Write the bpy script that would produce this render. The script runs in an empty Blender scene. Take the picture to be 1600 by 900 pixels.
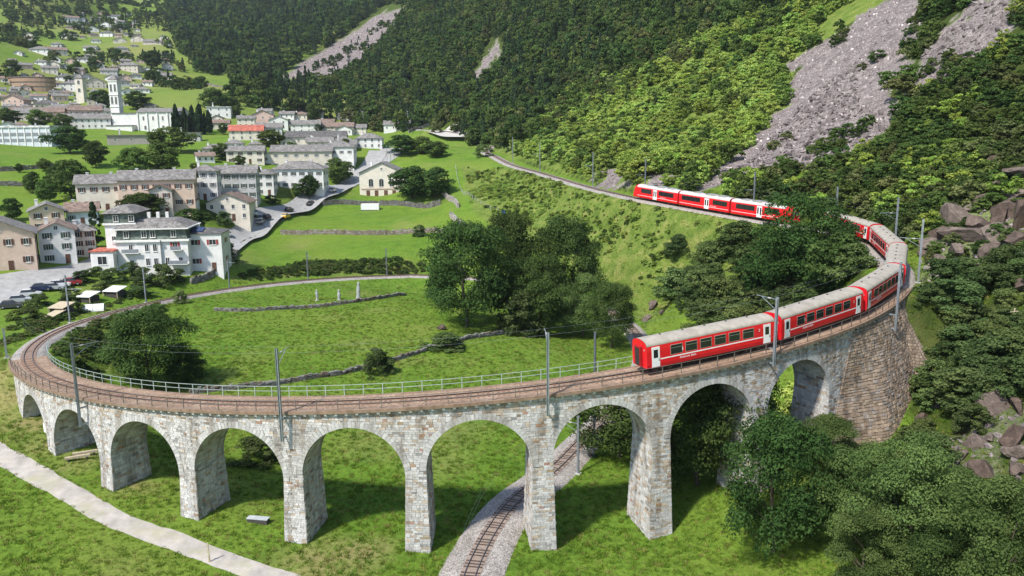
import bpy, math, random
import numpy as np
from mathutils import Vector, Matrix
random.seed(7); np.random.seed(7)
RNG = np.random.default_rng(11)
scene = bpy.context.scene
COL = scene.collection

# ---------------------------------------------------------------- camera
CAM = np.array([7.55, -144.2, 24.76]); PIT = math.radians(10.65); ROLL = math.radians(-.493); FPX = 1252.6
fw = np.array([0, math.cos(PIT), -math.sin(PIT)]); _r = np.array([1., 0, 0]); _u = np.cross(_r, fw)
rt = math.cos(ROLL)*_r + math.sin(ROLL)*_u; up = -math.sin(ROLL)*_r + math.cos(ROLL)*_u
cd = bpy.data.cameras.new('camera'); cam = bpy.data.objects.new('camera', cd); COL.objects.link(cam)
cd.sensor_width = 36; cd.lens = 36*FPX/1600; cd.clip_start = 1; cd.clip_end = 6000
M = Matrix.Identity(4)
for i in range(3):
    M[i][0] = rt[i]; M[i][1] = up[i]; M[i][2] = -fw[i]; M[i][3] = CAM[i]
cam.matrix_world = M
scene.camera = cam

# ---------------------------------------------------------------- light
SUN_EL = math.radians(52); SUN_H = np.array([-.66, -.75]); SUN_H /= np.linalg.norm(SUN_H)
sun_dir = np.array([SUN_H[0]*math.cos(SUN_EL), SUN_H[1]*math.cos(SUN_EL), math.sin(SUN_EL)])
sd = bpy.data.lights.new('sun', 'SUN'); sd.energy = 4.1; sd.angle = math.radians(4); sd.color = (1, .95, .86)
sun = bpy.data.objects.new('sun', sd); COL.objects.link(sun)
sun.rotation_euler = Vector(sun_dir).to_track_quat('Z', 'Y').to_euler(); sun.location = (-60, -90, 150)
world = bpy.data.worlds.new('World'); scene.world = world; world.use_nodes = True
wn = world.node_tree; bg = wn.nodes['Background']
sky = wn.nodes.new('ShaderNodeTexSky'); sky.sky_type = 'NISHITA'; sky.sun_disc = False
sky.sun_elevation = SUN_EL; sky.sun_rotation = math.atan2(sun_dir[0], sun_dir[1]); sky.altitude = 800; sky.air_density = 1.0; sky.dust_density = 1.5
wn.links.new(sky.outputs[0], bg.inputs[0]); bg.inputs[1].default_value = .15
vs = scene.view_settings; vs.view_transform = 'Standard'; vs.look = 'None'; vs.gamma = 1; vs.exposure = .6
scene.cycles.max_bounces = 6; scene.cycles.diffuse_bounces = 2; scene.cycles.transparent_max_bounces = 6

# ---------------------------------------------------------------- pixel rays (used to read true positions off the terrain)
def ray(x, y): return fw + rt*((x-800)/FPX) - up*((y-450)/FPX)
def PD(x, y, d):
    r = ray(x, y); return CAM + r*(d/r[1])
def PZ(x, y, z):
    r = ray(x, y); return CAM + r*((z-CAM[2])/r[2])
def cylhit(x, y, R):
    d = ray(x, y); a = d[0]**2+d[1]**2; b = 2*(CAM[0]*d[0]+CAM[1]*d[1]); c = CAM[0]**2+CAM[1]**2-R*R
    t = (-b-math.sqrt(max(b*b-4*a*c, 0)))/2/a
    return CAM + t*d
def topix(P):
    d = np.atleast_2d(P)-CAM; z = d@fw
    return np.c_[800+FPX*(d@rt)/z, 450-FPX*(d@up)/z, z]

# ---------------------------------------------------------------- helpers
def tag(o, label=None, cat=None, group=None, kind=None):
    if label: o['label'] = label
    if cat: o['category'] = cat
    if group: o['group'] = group
    if kind: o['kind'] = kind
    return o
def empty(name, loc=(0, 0, 0), rz=0., parent=None):
    o = bpy.data.objects.new(name, None); COL.objects.link(o); o.empty_display_size = .5
    o.location = loc; o.rotation_euler = (0, 0, rz)
    if parent: o.parent = parent
    return o
def mesh(name, V, Fc, mats=None, mi=None, smooth=False, col=None):
    """numpy mesh: V (n,3), Fc list of faces or (m,k) array; col = per-face colour (m,3)"""
    me = bpy.data.meshes.new(name)
    V = np.asarray(V, np.float32)
    if isinstance(Fc, np.ndarray):
        m, k = Fc.shape
        me.vertices.add(len(V)); me.vertices.foreach_set('co', V.ravel())
        me.loops.add(m*k); me.loops.foreach_set('vertex_index', Fc.astype(np.int32).ravel())
        me.polygons.add(m); me.polygons.foreach_set('loop_start', np.arange(0, m*k, k, dtype=np.int32))
        me.polygons.foreach_set('loop_total', np.full(m, k, np.int32))
        me.update(calc_edges=True)
        lt = np.full(m, k)
    else:
        me.from_pydata(V.tolist(), [], Fc); lt = np.array([len(f) for f in Fc])
    if mats is not None:
        for x in (mats if isinstance(mats, (list, tuple)) else [mats]): me.materials.append(x)
    if mi is not None: me.polygons.foreach_set('material_index', np.asarray(mi, np.int32))
    me.polygons.foreach_set('use_smooth', np.full(len(me.polygons), bool(smooth)))
    if col is not None:
        a = me.attributes.new('col', 'FLOAT_COLOR', 'CORNER')
        c = np.repeat(np.c_[col, np.ones(len(col))], lt, axis=0)
        a.data.foreach_set('color', c.astype(np.float32).ravel())
    me.update()
    return me
def obj(name, me, parent=None, loc=None, rz=None):
    o = bpy.data.objects.new(name, me); COL.objects.link(o)
    if parent: o.parent = parent
    if loc is not None: o.location = loc
    if rz is not None: o.rotation_euler = (0, 0, rz)
    return o
class MB:
    """collects boxes, bars, prisms; build() links them as one mesh object"""
    def __init__(s): s.v = []; s.f = []; s.m = []; s.c = []; s.n = 0
    def add(s, V, Fc, m=0):
        b = s.n; s.v.extend([tuple(map(float, p)) for p in V]); s.f.extend([tuple(i+b for i in f) for f in Fc]); s.m.extend([m]*len(Fc)); s.n += len(V)
    def hexa(s, P, m=0):   # 8 points: bottom 4 ccw, top 4 ccw
        s.add(P, [(0, 3, 2, 1), (4, 5, 6, 7), (0, 1, 5, 4), (1, 2, 6, 5), (2, 3, 7, 6), (3, 0, 4, 7)], m)
    def box(s, x0, x1, y0, y1, z0, z1, m=0):
        s.hexa([(x0, y0, z0), (x1, y0, z0), (x1, y1, z0), (x0, y1, z0), (x0, y0, z1), (x1, y0, z1), (x1, y1, z1), (x0, y1, z1)], m)
    def cyl(s, p, q, r0, r1=None, n=8, m=0, cap=True):
        r1 = r0 if r1 is None else r1
        p = Vector(p); q = Vector(q); d = (q-p).normalized()
        a = d.orthogonal().normalized(); b = d.cross(a)
        V = [p+(a*math.cos(2*math.pi*i/n)+b*math.sin(2*math.pi*i/n))*r0 for i in range(n)] + [q+(a*math.cos(2*math.pi*i/n)+b*math.sin(2*math.pi*i/n))*r1 for i in range(n)]
        Fc = [(i, (i+1) % n, n+(i+1) % n, n+i) for i in range(n)]
        if cap: Fc += [tuple(range(n-1, -1, -1)), tuple(range(n, 2*n))]
        s.add(V, Fc, m)
    def prism(s, poly, z0, z1, m=0):   # poly ccw in xy
        n = len(poly)
        V = [(x, y, z0) for x, y in poly]+[(x, y, z1) for x, y in poly]
        s.add(V, [tuple(range(n-1, -1, -1)), tuple(range(n, 2*n))]+[(i, (i+1) % n, n+(i+1) % n, n+i) for i in range(n)], m)
    def me(s, name, mats, smooth=False): return mesh(name, s.v, s.f, mats, s.m, smooth)
    def build(s, name, mats, parent=None, loc=None, rz=None, smooth=False): return obj(name, s.me(name, mats, smooth), parent, loc, rz)

# ---------------------------------------------------------------- materials
MATS = {}
def nt(name):
    m = bpy.data.materials.new(name); m.use_nodes = True
    n = m.node_tree; b = n.nodes['Principled BSDF']; MATS[name] = m
    return m, n, b
def L(n, a, b): n.links.new(a, b)
def node(n, t, **k):
    x = n.nodes.new(t)
    for a, v in k.items(): setattr(x, a, v)
    return x
def coords(n, obj_space=False):
    if obj_space: return node(n, 'ShaderNodeTexCoord').outputs['Object']
    return node(n, 'ShaderNodeNewGeometry').outputs['Position']
def noise(n, co, sc, det=4, rough=.6):
    x = node(n, 'ShaderNodeTexNoise'); x.inputs['Scale'].default_value = sc; x.inputs['Detail'].default_value = det; x.inputs['Roughness'].default_value = rough
    L(n, co, x.inputs['Vector']); return x.outputs['Fac']
def ramp(n, f, stops):
    r = node(n, 'ShaderNodeValToRGB'); L(n, f, r.inputs[0]); e = r.color_ramp.elements
    while len(e) < len(stops): e.new(.5)
    for i, (p, c) in enumerate(stops):
        e[i].position = p; e[i].color = (*c, 1) if len(c) == 3 else c
    return r.outputs[0]
def mix(n, f, a, b, mode='MIX'):
    x = node(n, 'ShaderNodeMix', data_type='RGBA', blend_type=mode)
    if isinstance(f, (int, float)): x.inputs[0].default_value = f
    else: L(n, f, x.inputs[0])
    for s, v in ((6, a), (7, b)):
        if isinstance(v, tuple): x.inputs[s].default_value = (*v, 1)
        else: L(n, v, x.inputs[s])
    return x.outputs[2]
def mth(n, op, a, b=None, clamp=False):
    x = node(n, 'ShaderNodeMath', operation=op, use_clamp=clamp)
    for i, v in ((0, a), (1, b)):
        if v is None: continue
        if isinstance(v, (int, float)): x.inputs[i].default_value = v
        else: L(n, v, x.inputs[i])
    return x.outputs[0]
def bump(n, b, h, strength=.5, dist=.1):
    x = node(n, 'ShaderNodeBump'); x.inputs['Strength'].default_value = strength; x.inputs['Distance'].default_value = dist
    L(n, h, x.inputs['Height']); L(n, x.outputs[0], b.inputs['Normal'])
def simple(name, c, rough=.8, var=.25, sc=2., metal=0., bmp=0., spec=.3, obj_space=False, dirt=None):
    m, n, b = nt(name); co = coords(n, obj_space)
    f = noise(n, co, sc, 5)
    lo = tuple(v*(1-var) for v in c); hi = tuple(min(1, v*(1+var)) for v in c)
    cc = ramp(n, f, [(.3, lo), (.7, hi)])
    if dirt:
        g = ramp(n, noise(n, co, sc*.35, 6, .7), [(.5, (0, 0, 0)), (.72, (1, 1, 1))])
        cc = mix(n, g, cc, dirt)
    L(n, cc, b.inputs['Base Color']); b.inputs['Roughness'].default_value = rough; b.inputs['Metallic'].default_value = metal
    b.inputs['Specular IOR Level'].default_value = spec
    if bmp: bump(n, b, noise(n, co, sc*6, 4), bmp, .05)
    return m
def attrmat(name, rough=.85, sc=4., amt=.35, bmp=.4, bd=.03, attr='col'):
    """colour from the per-face attribute, with grain"""
    m, n, b = nt(name); co = coords(n)
    a = node(n, 'ShaderNodeAttribute', attribute_name=attr).outputs['Color']
    g = ramp(n, noise(n, co, sc, 6, .7), [(.25, (1-amt,)*3), (.75, (1+amt*.6,)*3)])
    L(n, mix(n, 1., a, g, 'MULTIPLY'), b.inputs['Base Color']); b.inputs['Roughness'].default_value = rough
    b.inputs['Specular IOR Level'].default_value = .25
    if bmp: bump(n, b, noise(n, co, sc*3, 5), bmp, bd)
    return m

# ---------------------------------------------------------------- track alignments
TR = 70.
def z_up(th):
    a = np.minimum(th, -.97); b = np.maximum(th-(-.97), 0)
    return .068*TR*(a+.0332+math.pi/2)+.05*TR*b
def catmull(P, step):
    P = np.asarray(P, float); Q = np.vstack([2*P[0]-P[1], P, 2*P[-1]-P[-2]]); out = []
    for i in range(1, len(Q)-2):
        p0, p1, p2, p3 = Q[i-1:i+3]; n = max(2, int(np.linalg.norm(p2-p1)/(step*.25)))
        t = np.linspace(0, 1, n, endpoint=False)[:, None]
        out.append(.5*((2*p1)+(p2-p0)*t+(2*p0-5*p1+4*p2-p3)*t**2+(3*p1-p0-3*p2+p3)*t**3))
    out.append(P[-1:]); D = np.vstack(out)
    s = np.r_[0, np.cumsum(np.linalg.norm(np.diff(D[:, :2], axis=0), axis=1))]
    u = np.arange(0, s[-1], step)
    return np.c_[[np.interp(u, s, D[:, k]) for k in range(3)]].T
def circ(th): return np.c_[TR*np.cos(th), TR*np.sin(th), z_up(th)]
TH_END = -.12                       # circle ends here, uphill
up_pts = [PD(1320, 362, 147), PD(1232, 350, 162), PD(1066, 322, 190), PD(997, 309, 205), PD(925, 293, 232), PD(850, 271, 275), PD(800, 257, 310), PD(772, 243, 345), PD(759, 236, 368), PD(768, 228, 392), PD(788, 221, 415), PD(770, 214, 450), PD(725, 209, 480), PD(680, 203, 515), PD(600, 200, 560)]
lo_circ = math.radians(-255)        # the far end of the circle
th_lo = np.linspace(-math.pi, lo_circ, 24)
z_lo = -7.45+(-11.2+7.45)*((th_lo+math.pi)/(lo_circ+math.pi))
lo_pts = [(-2, 66, -11.7), (13, 58, -12.2), (25, 41, -12.7), tuple(PZ(987, 511, -13.1)), (29.5, -14, -13.5), tuple(PZ(890, 707, -13.9)), tuple(PZ(806, 778, -14.1)), tuple(PZ(770, 824, -14.2)), tuple(PZ(748, 864, -14.3)), tuple(PZ(733, 900, -14.4)), tuple(PZ(716, 960, -14.6)), tuple(PZ(700, 1060, -14.9)), (-8, -130, -15.6)]
thv = np.linspace(TH_END, -math.pi, 60)
ctrl = np.vstack([np.array(up_pts)[::-1], circ(thv), np.c_[TR*np.cos(th_lo), TR*np.sin(th_lo), z_lo][1:], np.array(lo_pts)])
TRACK = catmull(ctrl, .5)           # from the far valley, down round the viaduct, under it
TS = np.r_[0, np.cumsum(np.linalg.norm(np.diff(TRACK[:, :2], axis=0), axis=1))]
for _k in range(6):                 # ease the levels
    zz = TRACK[:, 2].copy(); zz[8:-8] = np.convolve(zz, np.ones(17)/17, 'valid'); TRACK[:, 2] = zz
TT = np.gradient(TRACK, axis=0); TT[:, 2] = 0; TT /= np.linalg.norm(TT, axis=1)[:, None]
TN = np.c_[-TT[:, 1], TT[:, 0], 0*TT[:, 0]]           # left of travel (towards the camera side flips on the curve)
_ang = np.arctan2(TRACK[:, 1], TRACK[:, 0])
I_V0 = int(np.argmin(np.linalg.norm(TRACK[:, :2]-[TR*math.cos(-.585), TR*math.sin(-.585)], axis=1)))
I_V1 = int(np.argmin(np.linalg.norm(TRACK[:, :2]-[TR*math.cos(-2.57), TR*math.sin(-2.57)], axis=1)))
def near_track(P2, i0=0, i1=None, step=2):
    """distance to, and level of, the nearest track point"""
    T = TRACK[i0:i1:step]; P2 = np.atleast_2d(P2); dmin = np.full(len(P2), 1e9); z = np.zeros(len(P2))
    for k in range(0, len(P2), 20000):
        q = P2[k:k+20000]; d2 = (q[:, None, 0]-T[None, :, 0])**2+(q[:, None, 1]-T[None, :, 1])**2
        j = d2.argmin(1); dmin[k:k+20000] = np.sqrt(d2[np.arange(len(q)), j]); z[k:k+20000] = T[j, 2]
    return dmin, z

# ---------------------------------------------------------------- terrain heights
CP = [PZ(0, 900, -14), PZ(400, 900, -14.7), PZ(640, 900, -14.7), PZ(860, 895, -15.3), PZ(1100, 880, -15.2), PZ(0, 712, -11.2), PZ(200, 800, -13.2),
      PZ(560, 770, -14.2), PZ(380, 720, -13.2), PZ(760, 720, -13.8), PZ(940, 780, -14.8), PZ(700, 590, -12.2), PZ(450, 590, -11.4), PZ(300, 500, -9.6), PZ(450, 520, -10.4), PZ(600, 520, -11.2), PZ(700, 480, -10.9), PZ(550, 450, -10.6),
      PZ(900, 560, -12.8), PZ(130, 560, -9.6), PZ(350, 470, -9.2), PZ(840, 540, -12.4), PZ(950, 470, -12.2), PZ(1000, 600, -13.5),
      PZ(475, 410, -8.0), PZ(620, 412, -8.6), PZ(450, 385, -5.8), PZ(620, 388, -6), PZ(450, 368, -4.5), PZ(620, 364, -4.3), PZ(600, 355, -3), PZ(550, 335, -1), PZ(670, 328, -.4), PZ(490, 335, -1.5), PZ(570, 323, .3), PZ(560, 312, 2.3), PZ(610, 304, 3.3),
      PD(250, 426, 187), PD(330, 420, 190), PZ(390, 365, -3.8), PZ(480, 325, .5), PZ(545, 290, 4.6), PD(610, 240, 420), PD(25, 420, 172), PZ(90, 470, -7.2), PZ(10, 470, -6.8), PZ(10, 550, -8.2), PZ(5, 600, -8.8),
      PD(210, 330, 230), PD(350, 310, 252), PD(470, 285, 300), PD(60, 345, 225), PD(60, 300, 262), PD(60, 250, 310), PD(130, 250, 310), PD(230, 208, 450), PD(40, 226, 390), PD(330, 216, 420), PD(450, 205, 425), PD(560, 222, 400), PD(630, 250, 370), PD(700, 255, 330), PD(660, 225, 410), PD(660, 280, 310),
      PD(300, 150, 560), PD(350, 140, 600), PD(50, 180, 520), PD(60, 140, 600), PD(180, 150, 560), PD(200, 100, 760), PD(50, 88, 830), PD(250, 62, 950), PD(150, 42, 1080), PD(50, 22, 1200), PD(150, 0, 1400), PD(270, 10, 1350),
      PD(430, 135, 740), PD(640, 188, 560), PD(560, 180, 590), PD(720, 185, 520), PD(455, 115, 800), PD(600, 22, 980), PD(400, 40, 1150), PD(400, 0, 1300), PD(800, 100, 560), PD(800, 0, 720), PD(640, 100, 700), PD(700, 150, 580),
      PD(1000, 150, 360), PD(1000, 0, 520), PD(1200, 150, 270), PD(1200, 0, 370), PD(1400, 150, 205), PD(1400, 0, 268), PD(1590, 150, 172), PD(1590, 0, 210), PD(1590, 280, 142), PD(1500, 300, 146), PD(1400, 325, 152), PD(1300, 285, 178), PD(1200, 262, 205), PD(1100, 255, 226), PD(1000, 245, 262), PD(900, 225, 315), PD(850, 195, 390),
      PD(1500, 425, 117), PD(1450, 440, 114), PD(1590, 430, 106), PD(1590, 560, 88), PD(1500, 560, 92), PD(1560, 700, 76), PD(1460, 700, 80), PD(1470, 600, 90), PZ(1300, 700, -9.5), PZ(1180, 760, -13.5), PZ(1300, 850, -13.5), PZ(1500, 870, -10), PZ(1240, 660, -10.5),
      PD(1000, 445, 176), PD(1100, 425, 160), PD(1000, 380, 186), PD(1150, 380, 163), PD(1250, 420, 150), PD(1200, 480, 140), PD(900, 400, 205), PD(850, 380, 220), PD(900, 330, 220), PD(830, 340, 245), PD(740, 300, 278), PD(745, 330, 255), PD(730, 270, 310), PD(780, 290, 290), PD(1300, 440, 140), PD(1060, 480, 150), PD(770, 265, 310),
      (250, 0, 128), (250, -150, 110), (400, 200, 270), (600, 600, 450), (250, 900, 360), (0, 1400, 420), (-300, 1800, 420), (-700, 1600, 360), (-300, 100, 32), (-260, 0, 8), (-500, 500, 140), (-600, 1000, 230), (-110, -100, -14), (110, -150, 14), (-60, -220, -17), (60, -230, -10), (170, -90, 62), (-150, -60, -12), (130, -60, 38), (900, 100, 520), (-900, 300, 200), (20, -150, -16), (-300, -300, -20), (500, -300, 250),
      (0, 0, -11.8), (40, -30, -13), (50, -10, -12.5), (45, 25, -11.5), (30, 40, -11.3), (55, 5, -10), (-30, 0, -10.6), (-55, -20, -9.8), (-40, -40, -11.2), (0, -40, -12.9)]
PIER_TH = [-2.4405+.169*i for i in range(10)]
for x, y in [(76, 706), (161, 761), (291, 809), (461, 848), (652, 861), (853, 864), (1036, 840)]: CP.append(cylhit(x, y, 72.6))
for th_, r_, z_ in ((-2.36, 72, -10.2), (-2.36, 68, -10.2), (-2.45, 72.5, -9.6), (-2.55, 73, -9.0), (-2.45, 67, -10)): CP.append(np.array([r_*math.cos(th_), r_*math.sin(th_), z_]))
CP.append(np.array([TR*1.03*math.cos(-1.09), TR*1.03*math.sin(-1.09), -12.0]))
for th_, r_, z_ in ((-.97, 75, -11.2), (-.88, 77, -10.4), (-.8, 79, -9.6), (-.72, 80.5, -7.5), (-.64, 80, -3.), (-.57, 76.5, 2.0), (-.85, 66, -11), (-.7, 66, -8), (-.6, 66, -1), (-.95, 70, -11.2), (-.8, 72, -10), (-.7, 72, -9)): CP.append(np.array([r_*math.cos(th_), r_*math.sin(th_), z_]))
for i in range(0, len(TRACK), 24):       # the ground runs to the track wherever it is not on the viaduct
    if I_V0-6 < i < I_V1+6: continue
    CP.append(TRACK[i]-[0, 0, .45])
CP = np.array([tuple(p) for p in CP], float)
def kern(a, b): return np.sqrt(((a[:, None, :2]-b[None, :, :2])**2).sum(2)+6.**2)
_n = len(CP); _A = np.zeros((_n+3, _n+3)); _A[:_n, :_n] = kern(CP, CP)-np.eye(_n)*1.2
_A[:_n, _n] = 1; _A[:_n, _n+1:] = CP[:, :2]/100; _A[_n, :_n] = 1; _A[_n+1:, :_n] = (CP[:, :2]/100).T
_w = np.linalg.solve(_A, np.r_[CP[:, 2], 0, 0, 0])
def rbf(P):
    out = np.empty(len(P))
    for k in range(0, len(P), 8000):
        q = P[k:k+8000]; out[k:k+8000] = kern(q, CP)@_w[:_n]+_w[_n]+(q/100)@_w[_n+1:]
    return out
def axis(lo, hi, a, b, d, g=1.07):
    c = list(np.arange(a, b+d/2, d)); s = d; x = a; l = []
    while x > lo: s *= g; x -= s; l.append(x)
    r = []; s = d; x = c[-1]
    while x < hi: s *= g; x += s; r.append(x)
    return np.array(l[::-1]+c+r)
GX = axis(-1100, 1300, -100, 130, 1.15); GY = axis(-420, 2300, -95, 245, 1.25, 1.045)
XX, YY = np.meshgrid(GX, GY); GP = np.c_[XX.ravel(), YY.ravel()]
def vnoise(P, sc, seed=0, octv=4):
    """value noise, numpy"""
    out = np.zeros(len(P)); amp = 1.; tot = 0
    rs = np.random.default_rng(seed)
    for o in range(octv):
        T = rs.random((64, 64)); q = P*sc*(2**o)+rs.random(2)*50; i = np.floor(q).astype(int); f = q-i; f = f*f*(3-2*f)
        a = T[i[:, 0] % 64, i[:, 1] % 64]; b = T[(i[:, 0]+1) % 64, i[:, 1] % 64]; c = T[i[:, 0] % 64, (i[:, 1]+1) % 64]; d = T[(i[:, 0]+1) % 64, (i[:, 1]+1) % 64]
        out += amp*((a*(1-f[:, 0])+b*f[:, 0])*(1-f[:, 1])+(c*(1-f[:, 0])+d*f[:, 0])*f[:, 1]); tot += amp; amp *= .5
    return out/tot
GZ = rbf(GP)
_steep = np.clip((GZ-0)/60, 0, 1)
GZ += (vnoise(GP, 1/9., 3)-.5)*.7+(vnoise(GP, 1/45., 4)-.5)*(8*_steep)
# bed of the line: flat shoulder, blended into the natural ground
_msk = np.ones(len(TRACK), bool); _msk[I_V0:I_V1] = False
_T = TRACK[_msk]
_d, _z = np.full(len(GP), 1e9), np.zeros(len(GP))
_sel = np.where((GP[:, 0] > -160) & (GP[:, 0] < 120) & (GP[:, 1] > -150) & (GP[:, 1] < 430))[0]
for k in range(0, len(_sel), 10000):
    ii = _sel[k:k+10000]; q = GP[ii]; d2 = (q[:, None, 0]-_T[None, ::2, 0])**2+(q[:, None, 1]-_T[None, ::2, 1])**2
    j = d2.argmin(1); _d[ii] = np.sqrt(d2[np.arange(len(q)), j]); _z[ii] = _T[::2][j, 2]
_t = np.clip((_d-3.0)/6.0, 0, 1); _t = _t*_t*(3-2*_t)
GZ = np.where(_d < 9.2, (_z-.55)*(1-_t)+GZ*_t, GZ)
HZ = GZ.reshape(XX.shape)
def hgt(x, y):
    x = np.atleast_1d(np.asarray(x, float)); y = np.atleast_1d(np.asarray(y, float))
    i = np.clip(np.searchsorted(GX, x)-1, 0, len(GX)-2); j = np.clip(np.searchsorted(GY, y)-1, 0, len(GY)-2)
    u = np.clip((x-GX[i])/(GX[i+1]-GX[i]), 0, 1); v = np.clip((y-GY[j])/(GY[j+1]-GY[j]), 0, 1)
    return (HZ[j, i]*(1-u)+HZ[j, i+1]*u)*(1-v)+(HZ[j+1, i]*(1-u)+HZ[j+1, i+1]*u)*v
def H1(x, y): return float(hgt(x, y)[0])
_marchd = np.concatenate([np.arange(40, 400, .5), np.arange(400, 2200, 2.)])
def G(x, y):
    """where the ray through a photo pixel meets the ground"""
    r = ray(x, y); r = r/r[1]; P = CAM+_marchd[:, None]*r
    b = np.where(P[:, 2] < hgt(P[:, 0], P[:, 1]))[0]
    k = b[0] if len(b) else len(_marchd)-1
    p = P[k].copy(); p[2] = H1(p[0], p[1]); return p
# ---------------------------------------------------------------- ground sheet
def inpoly(P, poly):
    x, y = P[:, 0], P[:, 1]; c = np.zeros(len(P), bool); n = len(poly)
    for i in range(n):
        x0, y0 = poly[i]; x1, y1 = poly[(i+1) % n]
        if y0 == y1: continue
        c ^= ((y0 > y) != (y1 > y)) & (x < (x1-x0)*(y-y0)/(y1-y0)+x0)
    return c
def gpoly(pts): return [tuple(G(*p)[:2]) for p in pts]
SCREE_PX = [
    [(1080, 292), (1120, 262), (1165, 225), (1240, 150), (1240, 92), (1310, 50), (1370, 10), (1390, 0), (1470, 0), (1420, 60), (1400, 100), (1420, 160), (1390, 190), (1330, 240), (1270, 262), (1200, 268), (1130, 292)],
    [(1440, 120), (1430, 100), (1530, 0), (1600, 0), (1560, 60), (1500, 110), (1460, 140)],
    [(440, 122), (500, 82), (560, 45), (600, 18), (645, 12), (605, 58), (545, 108), (500, 126)],
    [(740, 125), (770, 65), (785, 75), (765, 110)],
    [(1000, 300), (1040, 268), (1060, 272), (1040, 302)], [(925, 283), (945, 260), (975, 285), (985, 300), (950, 296)],
    [(1440, 400), (1500, 345), (1600, 300), (1600, 420), (1500, 440), (1440, 460)],
    [(1500, 650), (1600, 590), (1600, 760), (1540, 760), (1450, 720)]]
SCREE = [gpoly(p) for p in SCREE_PX]
def scree_mask(P):
    m = np.zeros(len(P))
    jit = np.c_[vnoise(P, 1/6., 21)-.5, vnoise(P, 1/6., 22)-.5]*13
    for k, p in enumerate(SCREE): m = np.maximum(m, inpoly(P+jit, p)*(1. if k < 6 else .3))
    return m
rough_px = [[(820, 310), (1000, 315), (1200, 350), (1330, 390), (1330, 440), (1240, 500), (1000, 500), (900, 400)], [(720, 260), (800, 262), (1000, 318), (1180, 370), (1000, 440), (860, 400), (740, 330)],
            [(362, 437), (480, 409), (662, 409), (664, 427), (480, 431)], [(90, 540), (200, 490), (260, 480), (180, 590)], [(700, 215), (800, 235), (830, 215), (1000, 270), (1000, 300), (860, 265)]]
ROUGH = [gpoly(p) for p in rough_px]
_scr = scree_mask(GP)
_rg = np.zeros(len(GP))
for p in ROUGH: _rg = np.maximum(_rg, inpoly(GP, p))
_rg = np.maximum(_rg, .9*inpoly(GP, gpoly([(800, 238), (830, 205), (880, 150), (1000, 105), (1200, 25), (1340, -20), (1400, -10), (1300, 55), (1240, 100), (1240, 160), (1160, 250), (1090, 290), (1000, 296), (920, 275)])))
_slope = np.hypot(*np.gradient(HZ, GY, GX)).ravel()
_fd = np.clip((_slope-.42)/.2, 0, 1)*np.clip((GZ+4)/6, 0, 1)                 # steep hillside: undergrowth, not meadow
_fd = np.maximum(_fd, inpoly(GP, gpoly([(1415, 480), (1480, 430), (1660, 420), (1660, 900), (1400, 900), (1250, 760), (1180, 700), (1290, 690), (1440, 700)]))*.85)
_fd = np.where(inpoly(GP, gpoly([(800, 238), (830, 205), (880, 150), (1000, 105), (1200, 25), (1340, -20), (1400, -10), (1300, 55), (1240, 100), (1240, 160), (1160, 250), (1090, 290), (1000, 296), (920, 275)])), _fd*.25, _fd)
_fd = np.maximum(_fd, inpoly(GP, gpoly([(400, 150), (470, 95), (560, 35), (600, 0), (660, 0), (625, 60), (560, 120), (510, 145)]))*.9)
_dry = np.clip((vnoise(GP, 1/9., 31)-.6)*4, 0, 1)*.35
_dry = np.maximum(_dry, np.clip((GP[:, 1]-280)/200, 0, 1)*np.clip(vnoise(GP, 1/70., 41)*2.2-.7, 0, 1)*.55*(GP[:, 0] < 30))
for (x, y, r) in [(505, 880, 5), (120, 722, 3), (205, 762, 2.5), (45, 660, 5), (12, 610, 7), (12, 650, 7), (1424, 505, 4), (1432, 545, 4), (840, 345, 8), (60, 700, 3), (570, 865, 3)]:
    g = G(x, y); _dry = np.maximum(_dry, np.clip(1.3-np.hypot(GP[:, 0]-g[0], GP[:, 1]-g[1])/r, 0, 1)*np.clip(vnoise(GP, 1/1.5, 8)*2-.3, 0, 1))
nx, ny = len(GX), len(GY)
_i = np.arange(nx*ny).reshape(ny, nx)
gf = np.c_[_i[:-1, :-1].ravel(), _i[:-1, 1:].ravel(), _i[1:, 1:].ravel(), _i[1:, :-1].ravel()]
m, n, b = nt('ground')
co = coords(n); at = node(n, 'ShaderNodeAttribute', attribute_name='mask').outputs['Color']
sp = node(n, 'ShaderNodeSeparateColor'); L(n, at, sp.inputs[0])
big = noise(n, co, .035, 5); mid = noise(n, co, .33, 6, .7); fine = noise(n, co, 2.6, 6, .75)
grass = ramp(n, mid, [(.28, (.07, .145, .016)), (.5, (.112, .208, .022)), (.75, (.168, .262, .034))])
grass = mix(n, ramp(n, big, [(.4, (0, 0, 0)), (.62, (.75,)*3)]), grass, (.165, .235, .034))
grass = mix(n, 1., grass, ramp(n, fine, [(.3, (.55,)*3), (.72, (1.35,)*3)]), 'MULTIPLY')
dry = ramp(n, fine, [(.3, (.16, .15, .05)), (.7, (.36, .31, .14))])
grass = mix(n, sp.outputs[2], grass, dry)
rough = ramp(n, mid, [(.3, (.075, .12, .02)), (.48, (.13, .19, .034)), (.62, (.205, .23, .06)), (.75, (.29, .265, .105))])
rough = mix(n, 1., rough, ramp(n, fine, [(.3, (.5,)*3), (.72, (1.4,)*3)]), 'MULTIPLY')
vor = node(n, 'ShaderNodeTexVoronoi'); vor.inputs['Scale'].default_value = .9; L(n, co, vor.inputs['Vector'])
vor2 = node(n, 'ShaderNodeTexVoronoi'); vor2.inputs['Scale'].default_value = 2.4; L(n, co, vor2.inputs['Vector'])
scr = ramp(n, mid, [(.25, (.2, .165, .165)), (.5, (.4, .34, .33)), (.75, (.62, .55, .52))])
scr = mix(n, 1., scr, ramp(n, vor2.outputs['Distance'], [(0, (1.15,)*3), (.5, (.45,)*3)]), 'MULTIPLY')
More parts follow.
